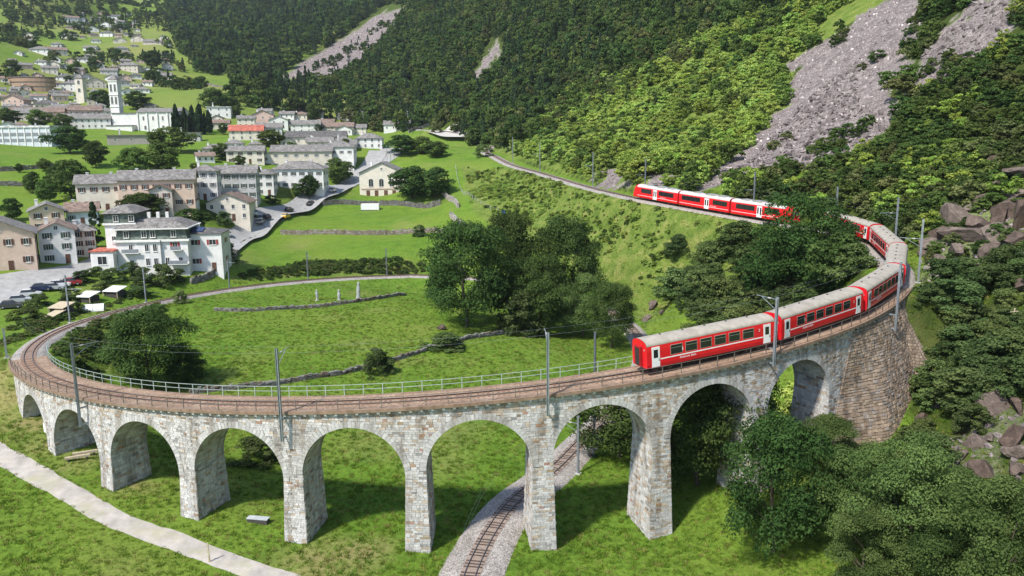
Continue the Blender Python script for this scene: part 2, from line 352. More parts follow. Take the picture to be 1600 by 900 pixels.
flr = ramp(n, mid, [(.3, (.025, .04, .008)), (.6, (.06, .085, .018)), (.8, (.12, .12, .05))])
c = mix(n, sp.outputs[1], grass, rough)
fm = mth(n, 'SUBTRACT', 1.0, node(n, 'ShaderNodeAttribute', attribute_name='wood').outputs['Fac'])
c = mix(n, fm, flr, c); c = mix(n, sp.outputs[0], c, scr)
L(n, c, b.inputs['Base Color']); b.inputs['Roughness'].default_value = .95; b.inputs['Specular IOR Level'].default_value = .1
hh = mth(n, 'ADD', fine, mth(n, 'MULTIPLY', mth(n, 'MULTIPLY', vor.outputs['Distance'], -2.5), sp.outputs[0]))
bump(n, b, hh, .8, .35)
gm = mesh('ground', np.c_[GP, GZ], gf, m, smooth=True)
a = gm.attributes.new('mask', 'FLOAT_COLOR', 'POINT'); a.data.foreach_set('color', np.c_[_scr, np.clip(_rg, 0, 1)*(1-_scr), _dry*(1-_scr), np.ones(len(GP))].astype(np.float32).ravel())
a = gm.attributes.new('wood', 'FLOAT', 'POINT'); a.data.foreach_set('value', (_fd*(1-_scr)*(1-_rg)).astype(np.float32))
ground = tag(obj('ground', gm), kind='structure')

# ---------------------------------------------------------------- strips (roads, path, ballast)
def strip(line, halfw, zoff, crown=0., skirt=0., cols=5):
    """ribbon mesh along a line of points (n,3); returns V,F"""
    P = np.asarray(line, float); T = np.gradient(P, axis=0)[:, :2]; T /= np.linalg.norm(T, axis=1)[:, None]; N = np.c_[-T[:, 1], T[:, 0]]
    hw = np.broadcast_to(halfw, len(P)); u = np.linspace(-1, 1, cols); V = []
    if skirt: u = np.r_[-1-skirt, u, 1+skirt]
    for k in u:
        V.append(np.c_[P[:, :2]+N*(hw*k)[:, None], P[:, 2]+zoff+crown*(1-min(1, abs(k))**2)-(0.9*skirt*1.6 if abs(k) > 1.001 else 0)])
    nn = len(P); V = np.stack(V, 1).reshape(-1, 3); w = len(u); i = np.arange(nn*w).reshape(nn, w)
    Fc = np.c_[i[:-1, :-1].ravel(), i[1:, :-1].ravel(), i[1:, 1:].ravel(), i[:-1, 1:].ravel()]
    return V, Fc[:, ::-1]
def drape(pts, step=1.5, lift=.06, cols=5, halfw=2., px=True):
    P = np.array([G(*p) if px else (*p, 0) for p in pts], float); D = catmull(P, step)
    T = np.gradient(D, axis=0)[:, :2]; T /= np.linalg.norm(T, axis=1)[:, None]; N = np.c_[-T[:, 1], T[:, 0]]
    hw = np.broadcast_to(halfw, len(D)) if np.isscalar(halfw) else np.interp(np.linspace(0, 1, len(D)), np.linspace(0, 1, len(halfw)), halfw)
    # level: smooth the line of the ground
    z = hgt(D[:, 0], D[:, 1]); kk = min(9, len(z)//2*2-1); zz = np.convolve(np.pad(z, kk//2, 'edge'), np.ones(kk)/kk, 'valid')
    u = np.linspace(-1, 1, cols); V = []
    for k in u:
        q = D[:, :2]+N*(hw*k)[:, None]; V.append(np.c_[q, np.maximum(hgt(q[:, 0], q[:, 1])+lift, zz+lift-.4)])
    V = np.stack(V, 1).reshape(-1, 3); w = cols; i = np.arange(len(D)*w).reshape(len(D), w)
    return V, np.c_[i[:-1, :-1].ravel(), i[:-1, 1:].ravel(), i[1:, 1:].ravel(), i[1:, :-1].ravel()], D
# ---------------------------------------------------------------- railway: bed, rails, sleepers
m, n, b = nt('ballast'); co = coords(n)
v = node(n, 'ShaderNodeTexVoronoi'); v.inputs['Scale'].default_value = 9.; L(n, co, v.inputs['Vector'])
g = ramp(n, noise(n, co, .5, 6, .7), [(.3, (.25, .225, .205)), (.7, (.43, .395, .365))])
wn2 = node(n, 'ShaderNodeTexWhiteNoise'); L(n, v.outputs['Position'], wn2.inputs['Vector'])
g = mix(n, 1., g, ramp(n, wn2.outputs['Value'], [(0, (.45,)*3), (1, (1.35,)*3)]), 'MULTIPLY')
L(n, g, b.inputs['Base Color']); b.inputs['Roughness'].default_value = .95; bump(n, b, v.outputs['Distance'], .9, .08)
m, n, b = nt('rusty_bed'); co = coords(n)
v = node(n, 'ShaderNodeTexVoronoi'); v.inputs['Scale'].default_value = 7.; L(n, co, v.inputs['Vector'])
g = ramp(n, noise(n, co, .35, 6, .7), [(.25, (.2, .135, .09)), (.5, (.28, .19, .13)), (.75, (.36, .275, .205))])
wn2 = node(n, 'ShaderNodeTexWhiteNoise'); L(n, v.outputs['Position'], wn2.inputs['Vector'])
g = mix(n, 1., g, ramp(n, wn2.outputs['Value'], [(0, (.65,)*3), (1, (1.3,)*3)]), 'MULTIPLY')
L(n, g, b.inputs['Base Color']); b.inputs['Roughness'].default_value = .95; bump(n, b, v.outputs['Distance'], .7, .06)
rail_m = simple('rail_steel', (.075, .045, .032), .6, .3, 3., .3)
railtop_m = simple('rail_head', (.3, .27, .25), .35, .2, 3., .8)
sleeper_m = simple('sleeper_wood', (.07, .052, .042), .9, .4, 4., bmp=.5)
i_w0, i_w1 = I_V0-3, I_V1+3
SHO = 2.05
def bed(i0, i1, hw, mat, name='track_bed', skirt=.6):
    V, Fc = strip(TRACK[i0:i1], hw, -.30, .175, skirt, 7)
    return tag(obj(name, mesh(name, V, Fc, mat, smooth=True)), kind='structure')
V, Fc = strip(TRACK[i_w1:], .95, -.118, .004, 0, 3); tag(obj('track_bed', mesh('track_centre', V, Fc, simple('brown_ballast', (.27, .21, .175), .95, .4, 6., bmp=.6), smooth=True)), kind='structure')
bed(0, i_w0+2, 2.1, MATS['ballast'])
hw_lo = np.interp(np.arange(i_w1-2, len(TRACK)), [I_V1+520, I_V1+640], [1.9, 2.75])
bed(i_w1-2, len(TRACK), hw_lo, MATS['ballast'], skirt=.35)
line = tag(empty('railway_track', tuple(TRACK[(I_V0+I_V1)//2])), 'long single line railway track looping round the meadow and passing under the viaduct', 'track')
LO = np.array(line.location)
prof = [(-.055, -.15), (.055, -.15), (.055, -.125), (.012, -.11), (.012, -.035), (.034, -.03), (.034, 0), (-.034, 0), (-.034, -.03), (-.012, -.035), (-.012, -.11), (-.055, -.125)]
def rail(side):
    P = TRACK[::2]; N = TN[::2]; V = []
    for (a, h) in prof: V.append(P+N*(side*.52+a)+[0, 0, h])
    V = np.stack(V, 1); k = len(prof); i = np.arange(len(P)*k).reshape(len(P), k)
    Fc = np.concatenate([np.stack([i[:-1, q], i[:-1, (q+1) % k], i[1:, (q+1) % k], i[1:, q]], 1) for q in range(k)])
    mi = np.repeat((np.arange(k) == 6).astype(int), len(P)-1)
    return obj('rail', mesh('rail', V.reshape(-1, 3)-LO, Fc, [rail_m, railtop_m], mi), line)
rail(1); rail(-1)
def hexV(c, t, nrm, hl, hw, z0, z1):
    t = np.asarray(t); nrm = np.asarray(nrm); c = np.asarray(c)
    q = [c-t*hl-nrm*hw, c+t*hl-nrm*hw, c+t*hl+nrm*hw, c-t*hl+nrm*hw]
    return np.array([p+[0, 0, z0] for p in q]+[p+[0, 0, z1] for p in q])
HEXF = np.array([(0, 3, 2, 1), (4, 5, 6, 7), (0, 1, 5, 4), (1, 2, 6, 5), (2, 3, 7, 6), (3, 0, 4, 7)])
def hexes(Vs): # list of (8,3)
    V = np.concatenate(Vs); Fc = (np.arange(len(Vs))*8)[:, None, None]+HEXF[None]
    return V, Fc.reshape(-1, 4)
sb = MB(); sb.box(-.11, .11, -.9, .9, -.21, -.10); sleeper_me = sb.me('sleeper', sleeper_m)
sl_i = np.round(np.interp(np.arange(0, TS[-1], .68), TS, np.arange(len(TS)))).astype(int)
cdist_ = np.linalg.norm(TRACK[sl_i]-CAM, axis=1)
lowfront = sl_i[(sl_i > I_V1) & (TRACK[sl_i, 1] < 20) & (TRACK[sl_i, 0] > -30)]
single = set(lowfront[:200].tolist())
for i in sorted(single):
    o = obj('sleeper', sleeper_me, line, TRACK[i]-LO, math.atan2(TT[i, 1], TT[i, 0]))
V, Fc = hexes([hexV(TRACK[i], TT[i], TN[i], .11, .9, -.21, -.10) for i in sl_i if i not in single])
tag(obj('sleeper', mesh('sleepers', V-LO, Fc, simple('rusty_sleeper', (.2, .12, .085), .9, .3, 4.)), line), kind='stuff')

# ---------------------------------------------------------------- viaduct
TH0 = -2.4405; PITCH = .169; NA = 9; RSP = 4.95      # nine arches
crown_th = [TH0+PITCH*(i+.5) for i in range(NA)]
def zdeck(th): return z_up(np.asarray(th))-.35
def ro(th, z): return TR+1.92+.046*np.maximum(zdeck(th)-z, 0)
def ri(th, z): return TR-1.92-.046*np.maximum(zdeck(th)-z, 0)
def cy(r, th, z): return np.stack([r*np.cos(th), r*np.sin(th), z], -1)
crown_z = [float(z_up(t))-1.95 for t in crown_th]
TH_A, TH_B = TH0-.145, TH0+PITCH*NA+.335           # ends of the masonry
def soffit(th):
    """underside level, or -inf over a pier"""
    th = np.asarray(th); out = np.full(th.shape, -99.)
    for t, cz in zip(crown_th, crown_z):
        s = np.abs(th-t)*TR; k = s < RSP
        out = np.where(k, np.maximum(cz-RSP+np.sqrt(np.maximum(RSP**2-s**2, 0)), -98), out)
    return out
def spring_half(z, cz):
    """half opening of an arch at level z"""
    h = z-(cz-RSP)
    if h <= 0: return RSP-(-h)*.028
    if h >= RSP: return 0.
    return math.sqrt(RSP**2-h*h)
via = tag(empty('stone_viaduct', (TR*math.cos(-1.6), TR*math.sin(-1.6), -14)), 'curved grey stone viaduct of nine round arches carrying the railway', 'viaduct')
VO = np.array(via.location)
mort = simple('mortar', (.27, .255, .24), .95, .35, 1.2, bmp=.6)
stone_m = attrmat('stone_blocks', .9, 5., .4, .5, .04)
_n3 = stone_m.node_tree; _bs = _n3.nodes['Principled BSDF']; _src = _bs.inputs['Base Color'].links[0].from_socket
_mp = node(_n3, 'ShaderNodeMapping'); _mp.inputs['Scale'].default_value = (.55, .55, .09); L(_n3, coords(_n3), _mp.inputs[0])
_st = ramp(_n3, noise(_n3, _mp.outputs[0], 1.6, 5, .65), [(.36, (.62, .58, .54)), (.52, (1, 1, 1)), (.7, (1.08, 1.08, 1.1))])
L(_n3, mix(_n3, 1., _src, _st, 'MULTIPLY'), _bs.inputs['Base Color'])
# core: spandrels and soffits (arches), then piers
core = MB()
def base_z(th, r=72.): return H1(r*math.cos(th), r*math.sin(th))-1.5
bz = {}
def column(th0, th1, zl0, zl1):   # core slice between two angles, from underside to deck
    pts = []
    for th, zl in ((th0, zl0), (th1, zl1)):
        zt = float(zdeck(th)); pts.append([cy(ro(th, zl), th, zl), cy(ro(th, zt), th, zt), cy(ri(th, zt), th, zt), cy(ri(th, zl), th, zl)])
    a, b_ = pts; core.add(np.array(a+b_)-VO, [(0, 4, 5, 1), (1, 5, 6, 2), (2, 6, 7, 3), (3, 7, 4, 0)])
for t, cz in zip(crown_th, crown_z):
    u = np.sin(np.linspace(-math.pi/2, math.pi/2, 33))*RSP*.9999
    for a_, b_ in zip(u[:-1], u[1:]):
        za = cz-RSP+math.sqrt(max(RSP**2-a_*a_, 0)); zb = cz-RSP+math.sqrt(max(RSP**2-b_*b_, 0))
        column(t+a_/TR, t+b_/TR, za, zb)
# piers as solids with battered sides
def pier_half(z, zs): return (PITCH*TR/2-RSP)+max(zs-z, 0)*.028
pier_info = []
for i in range(NA+1):
    tc = TH0+PITCH*i; zs = (crown_z[max(i-1, 0)]+crown_z[min(i, NA-1)])/2-RSP
    if i == 0: w_l, w_r = .05*TR, PITCH*TR/2-RSP
    elif i == NA: w_l, w_r = PITCH*TR/2-RSP, .05*TR
    else: w_l = w_r = PITCH*TR/2-RSP
    zb = min(base_z(tc), base_z(tc, 68)); pier_info.append((tc, zs, zb))
    if i == NA: zb = min(zb, -9)
    zcl = (crown_z[i-1]-RSP) if i > 0 else zs; zcr = (crown_z[i]-RSP) if i < NA else zs
    nz = 2
    tl, tr_ = tc-w_l/TR, tc+w_r/TR
    bl, br = (.028*(zcl-zb)/TR, .028*(zcr-zb)/TR)
    rows = []
    for lev in range(3):
        if lev == 0: A = [(tl-bl, zb), (tr_+br, zb)]
        elif lev == 1: A = [(tl, zcl), (tr_, zcr)]
        else: A = [(tl, float(zdeck(tl))), (tr_, float(zdeck(tr_)))]
        rows.append([cy(ro(A[0][0], A[0][1]), A[0][0], A[0][1]), cy(ro(A[1][0], A[1][1]), A[1][0], A[1][1]), cy(ri(A[1][0], A[1][1]), A[1][0], A[1][1]), cy(ri(A[0][0], A[0][1]), A[0][0], A[0][1])])
    Vp = np.array([p for r_ in rows for p in r_])-VO; Fp = []
    for l in (0, 4):
        for q in range(4): Fp.append((l+q, l+(q+1) % 4, l+4+(q+1) % 4, l+4+q))
    core.add(Vp, Fp+[(8, 9, 10, 11)])
for a_, b_ in zip(np.linspace(TH0+PITCH*NA+.048, TH_B, 12)[:-1], np.linspace(TH0+PITCH*NA+.048, TH_B, 12)[1:]): column(a_, b_, -11., -11.)
for a_, b_ in zip(np.linspace(TH_A, TH0-.048, 5)[:-1], np.linspace(TH_A, TH0-.048, 5)[1:]): column(a_, b_, -12., -12.)
core.build('masonry_core', mort, via)
# face stones laid in courses
def stone_palette(k, tan):
    """k colours; tan (k,) share of brown"""
    r = RNG.random((k, 3)); c = np.empty((k, 3))
    g = .42+.2*RNG.random(k); c[:] = np.c_[g*1.0, g*.97, g*.935]
    t = RNG.random(k) < tan; gg = .32+.17*RNG.random(k); c[t] = np.c_[gg*1.12, gg*.93, gg*.74][t]
    d = RNG.random(k) < .07; c[d] *= .62
    ru = RNG.random(k) < .012+.03*tan; c[ru] = np.c_[.32+.1*r[:, 0], .21+.06*r[:, 1], .15+.03*r[:, 2]][ru]
    return c
SV = []; SC = []
def stone_quad(P00, P10, P11, P01, nrm, pro, ch=.006):
    """one stone on a face: outer face slightly inset and proud"""
    P = np.array([P00, P10, P11, P01]); c = P.mean(0); d = P-c; ln = np.linalg.norm(d, axis=1)[:, None]
    Fr = c+d*(1-ch*1.5/ln)+np.asarray(nrm)*pro
    Bk = P-np.asarray(nrm)*.06
    SV.append(np.concatenate([Bk, Fr]))
STF = np.array([(4, 5, 6, 7), (0, 1, 5, 4), (1, 2, 6, 5), (2, 3, 7, 6), (3, 0, 4, 7)])
VO_R = RSP+.62    # outside of the voussoir ring
def runs(z, th_lo_, th_hi_, inner=False):
    """solid stretches of the wall at level z, in angle"""
    cuts = []
    for t, cz in zip(crown_th, crown_z):
        h = z-(cz-RSP)
        if h <= 0: w = spring_half(z, cz)
        elif h < VO_R: w = math.sqrt(VO_R**2-h*h)
        else: w = 0
        if w > 0: cuts.append((t-w/TR, t+w/TR))
    out = []; a = th_lo_
    for c0, c1 in cuts:
        if c0-a > .002: out.append((a, c0))
        a = max(a, c1)
    if th_hi_-a > .002: out.append((a, th_hi_))
    return out
z = -17.
zi = 0
TAN_C = []
while z < 4.2:
    hc = RNG.uniform(.19, .29); z0, z1 = z+.01, z+hc-.01; zm = z+hc/2
    for (a, b_) in runs(zm, TH_A, TH0+PITCH*NA+.075):
        th = a+.12/TR*RNG.random()*0
        while th < b_-.001:
            w = RNG.uniform(.28, .7)/TR
            if b_-(th+w) < .22/TR: w = b_-th
            tm = th+w/2
            zd = float(zdeck(tm))
            if z1 > zd-.02: th += w; continue
            if z1 < H1(72.4*math.cos(tm), 72.4*math.sin(tm))-.3: th += w; continue
            t0, t1 = th+.009/TR, th+w-.009/TR
            q = [cy(ro(t, zz), t, zz) for t, zz in ((t0, z0), (t1, z0), (t1, z1), (t0, z1))]
            stone_quad(*q, (math.cos(tm), math.sin(tm), .045), RNG.uniform(.01, .055))
            TAN_C.append(.10+.30*np.clip((tm+1.75)/.5, 0, 1)+(.25 if zd-zm < 1.0 else 0))
            th += w
    z += hc
# pier flanks
for i in range(NA+1):
    tc, zs, zb = pier_info[i]
    for sd_ in (-1, 1):
        if (i == 0 and sd_ < 0) or (i == NA and sd_ > 0): continue
        cz = crown_z[i-1] if sd_ < 0 else crown_z[i]
        z = zb+1.0
        while z < cz-RSP-.05:
            hc = RNG.uniform(.24, .36); zz0, zz1 = z+.012, min(z+hc, cz-RSP)-.012
            r0, r1 = TR-1.92-.046*(float(zdeck(tc))-z), TR+1.92+.046*(float(zdeck(tc))-z)
            r = r0
            tw = (cz-RSP-z)*.028
            ta = tc+sd_*((PITCH*TR/2-RSP)+tw)/TR; tb = tc+sd_*((PITCH*TR/2-RSP)+tw-hc*.028)/TR
            tang = np.array([-math.sin(tc), math.cos(tc), 0])*sd_
            while r < r1-.01:
                w = RNG.uniform(.34, .8)
                if r1-(r+w) < .2: w = r1-r
                ra, rb = r+.011, r+w-.011
                q = [cy(ra, ta, zz0), cy(rb, ta, zz0), cy(rb, tb, zz1), cy(ra, tb, zz1)]
                if sd_ > 0: q = [q[1], q[0], q[3], q[2]]
                stone_quad(*q, tang, RNG.uniform(.01, .055)); TAN_C.append(.18)
                r += w
            z += hc
# soffit stones: courses across the barrel
for t, cz in zip(crown_th, crown_z):
    na = 44
    for k in range(na):
        a0, a1 = math.pi*k/na, math.pi*(k+1)/na
        r = TR-1.9+RNG.random()*.3
        while r < TR+1.9:
            w = min(RNG.uniform(.5, 1.1), TR+1.93-r); q = []
            for (aa, rr) in ((a0+.003, r+.01), (a1-.003, r+.01), (a1-.003, r+w-.01), (a0+.003, r+w-.01)):
                q.append(cy(rr, t+RSP*math.cos(aa)/TR, cz-RSP+RSP*math.sin(aa)))
            am = (a0+a1)/2; nr = -np.array([-math.sin(t)*math.cos(am), math.cos(t)*math.cos(am), math.sin(am)])
            stone_quad(*q, nr, RNG.uniform(.005, .035)); TAN_C.append(.15); r += w
V = np.concatenate(SV)-VO; k = len(SV)
Fc = ((np.arange(k)*8)[:, None, None]+STF[None]).reshape(-1, 4)
sc_ = np.repeat(stone_palette(k, np.array(TAN_C)), 5, axis=0)
tag(obj('facing_stone', mesh('facing_stones', V, Fc, stone_m, col=sc_), via), kind='stuff')
print('stones', k)
# voussoirs: one object each on the larger arches
NVO = 42
def voussoir_V(i, k):
    t, cz = crown_th[i], crown_z[i]; a0, a1 = math.pi*k/NVO+.003, math.pi*(k+1)/NVO-.003
    out = []
    rr = RSP-.004; ro_ = RSP+.62+.06*((k*7+i) % 3-1)
    for dr in (-.25, .06):
        for (r_, aa) in ((rr, a0), (ro_, a0), (ro_, a1), (rr, a1)):
            th = t+r_*math.cos(aa)/TR; zz = cz-RSP+r_*math.sin(aa)
            out.append(cy(ro(th, zz)+dr, th, zz))
    return np.array(out)-VO
vs_stuff = []; vs_c = []
for i in range(NA):
    for k in range(NVO):
        Vv = voussoir_V(i, k); cc = np.array([[1., .975, .94]])*RNG.uniform(.4, .55)
        if i < 2: vs_stuff.append(Vv); vs_c.append(cc)
        else: obj('voussoir', mesh('voussoir', Vv, HEXF, stone_m, col=np.repeat(cc, 6, 0)), via)
V, Fc = hexes(vs_stuff); tag(obj('voussoir', mesh('voussoirs', V, Fc, stone_m, col=np.repeat(np.concatenate(vs_c), 6, 0)), via), kind='stuff')
# deck: bed, edge beams, corbels
DA, DB = TH_A-.01, TH_B+.02
def ring(r0, r1, z0, z1, ta, tb, nseg=160):
    th = np.linspace(ta, tb, nseg); zz = z_up(th); V = np.stack([cy(np.full(nseg, r), th, zz+dz) for r, dz in ((r0, z0), (r1, z0), (r1, z1), (r0, z1))], 1)
    i = np.arange(nseg*4).reshape(nseg, 4)
    Fc = np.concatenate([np.stack([i[:-1, q], i[1:, q], i[1:, (q+1) % 4], i[:-1, (q+1) % 4]], 1) for q in range(4)]+[np.array([[0, 1, 2, 3], i[-1, ::-1]])])
    return V.reshape(-1, 3), Fc
rust_edge = simple('rusty_edge', (.22, .15, .105), .9, .35, 1.4, bmp=.5, dirt=(.25, .19, .15))
V, Fc = ring(TR-2.15, TR+1.9, -.5, -.125, DA, DB); obj('ballast_bed', mesh('ballast_bed', V-VO, Fc, MATS['rusty_bed']), via)
V, Fc = ring(TR+1.9, TR+2.35, -.42, -.10, DA, DB); obj('edge_beam', mesh('edge_beam', V-VO, Fc, rust_edge), via)
V, Fc = ring(TR-2.5, TR-2.15, -.42, -.10, DA, DB); obj('edge_beam', mesh('edge_beam', V-VO, Fc, rust_edge), via)
corb = simple('corbel_stone', (.6, .58, .55), .9, .2, 3.)
Vs = []
for th in np.arange(TH_A, TH_B-.05, 1.0/TR):
    t = np.array([-math.sin(th), math.cos(th), 0]); nr = np.array([math.cos(th), math.sin(th), 0])
    Vs.append(hexV(nr*(TR+2.05)+[0, 0, float(z_up(th))], t, nr, .13, .2, -.62, -.425)-VO)
nb = len(Vs); cme = [obj('corbel', mesh('corbel', v_, HEXF, corb), via) for v_ in Vs]
# railings
grey_rail = simple('weathered_steel', (.2, .17, .15), .6, .3, 3., .4)
pale_rail = simple('galvanised_green', (.42, .5, .46), .5, .15, 3., .3)
def railing(name, label, r, ta, tb, mat, hgt_, bars, th=.035, sp=2.05):
    o = tag(empty(name, cy(r, (ta+tb)/2, float(z_up((ta+tb)/2)))), label, 'railing'); O = np.array(o.location)
    pm = MB(); pm.box(-th, th, -th, th, -.12, hgt_); pme = pm.me('post', mat)
    for t in np.arange(ta, tb, sp/TR): obj('post', pme, o, cy(r, t, float(z_up(t)))-O, t)
    for hb in bars:
        V, Fc = ring(r-.022, r+.022, hb-.022, hb+.022, ta, tb, 120); obj('handrail' if hb > hgt_-.1 else 'crossbar', mesh('bar', V-O, Fc, mat), o)
    return o
railing('outer_railing', 'weathered brown steel railing along the outer edge of the viaduct', TR+2.1, TH0-.135, TH_B-.0, grey_rail, .98, (.48, .97))
railing('inner_railing', 'pale green steel railing along the meadow side of the viaduct', TR-2.35, TH0-.265, TH_B-.2, pale_rail, 1.0, (.5, .99))
# abutment: battered cone of rough brown stone at the uphill end
abut = tag(empty('stone_abutment', (48, -52, -9)), 'flaring brown rubble stone retaining wall at the hillside end of the viaduct', 'retaining wall')
AO = np.array(abut.location)
a0, a1 = TH0+PITCH*NA+.055, TH_B-.02
abz = lambda th: max(-11.5, H1(75*math.cos(th), 75*math.sin(th))-1.5)
def ab_s(z): return a0-.07*min(1., max(0., (float(z_up(a0))-.45-z)/13.))
def ab_r(th, z):
    d = float(z_up(th))-.45-z; return TR+2.02+d*(.05+.27*np.clip((th-ab_s(z))/.09, 0, 1))
tv = np.linspace(a0, a1, 26); zv = np.linspace(0, 1, 14); V = []
for t in tv:
    zt = float(z_up(t))-.45; zb_ = -11.5
    for s in zv:
        zz = zt+(zb_-zt)*s; t2_ = ab_s(zz)+(t-a0)/(a1-a0)*(a1-ab_s(zz)); V.append(cy(ab_r(t2_, zz), t2_, zz))
i = np.arange(len(V)).reshape(len(tv), len(zv))
Fc = np.c_[i[:-1, :-1].ravel(), i[:-1, 1:].ravel(), i[1:, 1:].ravel(), i[1:, :-1].ravel()]
# left cheek that closes the flare
ck = []
for s in zv: zz = (float(z_up(a0))-.45)*(1-s)+(-11.5)*s; ck.append(cy(TR+1.0, ab_s(zz), zz))
V2 = np.array(V+ck); j0 = len(V)
Fk = np.array([(i[0, s], j0+s, j0+s+1, i[0, s+1]) for s in range(len(zv)-1)])
dk = simple('dark_joint', (.13, .105, .085), .95, .4, 2., bmp=.5)
obj('rubble_core', mesh('rubble_core', V2-AO, np.vstack([Fc, Fk]), dk), abut)
SV.clear(); cl = []
z = -11.4
while z < float(z_up(a1)):
    hc = RNG.uniform(.26, .42); t = ab_s(z)
    while t < a1:
        w = RNG.uniform(.3, .75)/TR
        z0, z1 = z+.02+RNG.uniform(-.03, .03), z+hc-.02+RNG.uniform(-.03, .03); tm = t+w/2
        if z1 < float(z_up(tm))-.42 and z1 > H1(float(ab_r(tm, z))*math.cos(tm), float(ab_r(tm, z))*math.sin(tm))-.4:
            q = [cy(ab_r(tt, zz), tt, zz) for tt, zz in ((t+.018/TR, z0), (t+w-.018/TR, z0+RNG.uniform(-.03, .03)), (t+w-.018/TR, z1+RNG.uniform(-.03, .03)), (t+.018/TR, z1))]
            stone_quad(*q, (math.cos(tm)*.95, math.sin(tm)*.95, .3), RNG.uniform(.02, .13), .02)
            g = RNG.uniform(.2, .42); k_ = RNG.random(); cl.append((g*1.0, g*.77, g*.57) if k_ < .8 else (g*.9, g*.78, g*.68))
        t += w
    z += hc
V = np.concatenate(SV)-AO; k = len(SV); Fc = ((np.arange(k)*8)[:, None, None]+STF[None]).reshape(-1, 4)
tag(obj('rubble_stone', mesh('rubble_stones', V, Fc, stone_m, col=np.repeat(np.array(cl), 5, 0)), abut), kind='stuff')
# buttresses beside it
for (tb_, wb) in ((a1-.06, 1.5), (a1-.005, 1.3)):
    bb = MB(); zt = float(z_up(tb_))-1.2
    t_ = np.array([-math.sin(tb_), math.cos(tb_), 0]); nr = np.array([math.cos(tb_), math.sin(tb_), 0])
    P = []
    for (rr, zz) in ((TR+1.5, -8.), (TR+8.8, -8.), (TR+2.2, zt), (TR+1.5, zt)):
        P.append(nr*rr+t_*-wb/2+[0, 0, zz]-AO); 
    Q = [p+t_*wb for p in P]
    bb.add(P+Q, [(0, 1, 2, 3), (7, 6, 5, 4), (0, 4, 5, 1), (1, 5, 6, 2), (2, 6, 7, 3), (3, 7, 4, 0)])
    bo = bb.build('buttress', dk, abut)
    SV.clear(); cl = []; z = -7.8
    while z < zt-.3:
        hc = RNG.uniform(.28, .42)
        for side in (-1, 0, 1):
            f = lambda zz: TR+2.2+(8.8-2.2)*(zt-zz)/(zt+8)
            if side == 0:
                u = -wb/2
                while u < wb/2-.05:
                    w = min(RNG.uniform(.35, .7), wb/2-u)
                    q = [nr*f(zz)+t_*uu+[0, 0, zz] for uu, zz in ((u+.02, z+.02), (u+w-.02, z+.02), (u+w-.02, z+hc-.02), (u+.02, z+hc-.02))]
                    stone_quad(*q, nr*.9+[0, 0, .4], RNG.uniform(.02, .1), .03); g = RNG.uniform(.22, .4); cl.append((g*1.02, g*.8, g*.6)); u += w
            else:
                r_ = TR+2.
                while r_ < f(z+hc)-.1:
                    w = min(RNG.uniform(.35, .7), f(z+hc)-r_)
                    q = [nr*rr+t_*(side*wb/2)+[0, 0, zz] for rr, zz in ((r_+.02, z+.02), (r_+w-.02, z+.02), (r_+w-.02, z+hc-.02), (r_+.02, z+hc-.02))]
                    if side > 0: q = [q[1], q[0], q[3], q[2]]
                    stone_quad(*q, t_*side, RNG.uniform(.02, .1), .03); g = RNG.uniform(.2, .36); cl.append((g*1.02, g*.8, g*.6)); r_ += w
        z += hc
    V = np.concatenate(SV)-AO; k = len(SV); Fc = ((np.arange(k)*8)[:, None, None]+STF[None]).reshape(-1, 4)
    tag(obj('buttress_stone', mesh('buttress_stones', V, Fc, stone_m, col=np.repeat(np.array(cl), 5, 0)), bo), kind='stuff')
# ---------------------------------------------------------------- train
red = simple('coach_red', (.66, .012, .02), .32, .08, .6, spec=.5, obj_space=True)
red2 = simple('railcar_red', (.7, .01, .018), .28, .06, .6, spec=.5, obj_space=True)
dkred = simple('coach_end_red', (.32, .014, .016), .5, .2, 1., obj_space=True)
roofm = simple('coach_roof', (.34, .31, .265), .7, .18, 1.2, obj_space=True, dirt=(.25, .22, .19))
roofw = simple('railcar_roof', (.52, .5, .48), .55, .1, 1.2, obj_space=True)
whitep = simple('white_paint', (.78, .78, .77), .4, .05, 1., spec=.4, obj_space=True)
under = simple('underframe_black', (.03, .028, .027), .8, .3, 3., obj_space=True)
steelw = simple('wheel_steel', (.13, .11, .1), .5, .3, 3., .5, obj_space=True)
m, n, glass = nt('coach_glass'); glass.inputs['Base Color'].default_value = (.018, .02, .022, 1); glass.inputs['Roughness'].default_value = .08; glass.inputs['Specular IOR Level'].default_value = .6
glass_m = m
alum = simple('window_frame', (.5, .49, .47), .4, .1, 2., .5, obj_space=True)
def textmesh(txt, size, mat, shear=0.):
    cu = bpy.data.curves.new('t', 'FONT'); cu.body = txt; cu.size = size; cu.shear = shear; cu.align_x = 'CENTER'; cu.extrude = .002; cu.resolution_u = 2
    o = bpy.data.objects.new('t', cu); COL.objects.link(o); bpy.context.view_layer.update()
    me = bpy.data.meshes.new_from_object(o.evaluated_get(bpy.context.evaluated_depsgraph_get())); bpy.data.objects.remove(o); bpy.data.curves.remove(cu)
    me.materials.clear(); me.materials.append(mat); return me
W2 = 1.325
def profile(zb, zs, zr, n=9):
    """half-body section: side up to the eaves, then the roof curve"""
    side = [(W2-.06, zb), (W2, zb+.35), (W2, zs-.5), (W2-.05, zs)]
    roof = [((W2-.05)*math.cos(a), zs+(zr-zs)*math.sin(a)**.85) for a in np.linspace(0, math.pi/2, n)]
    return side, roof
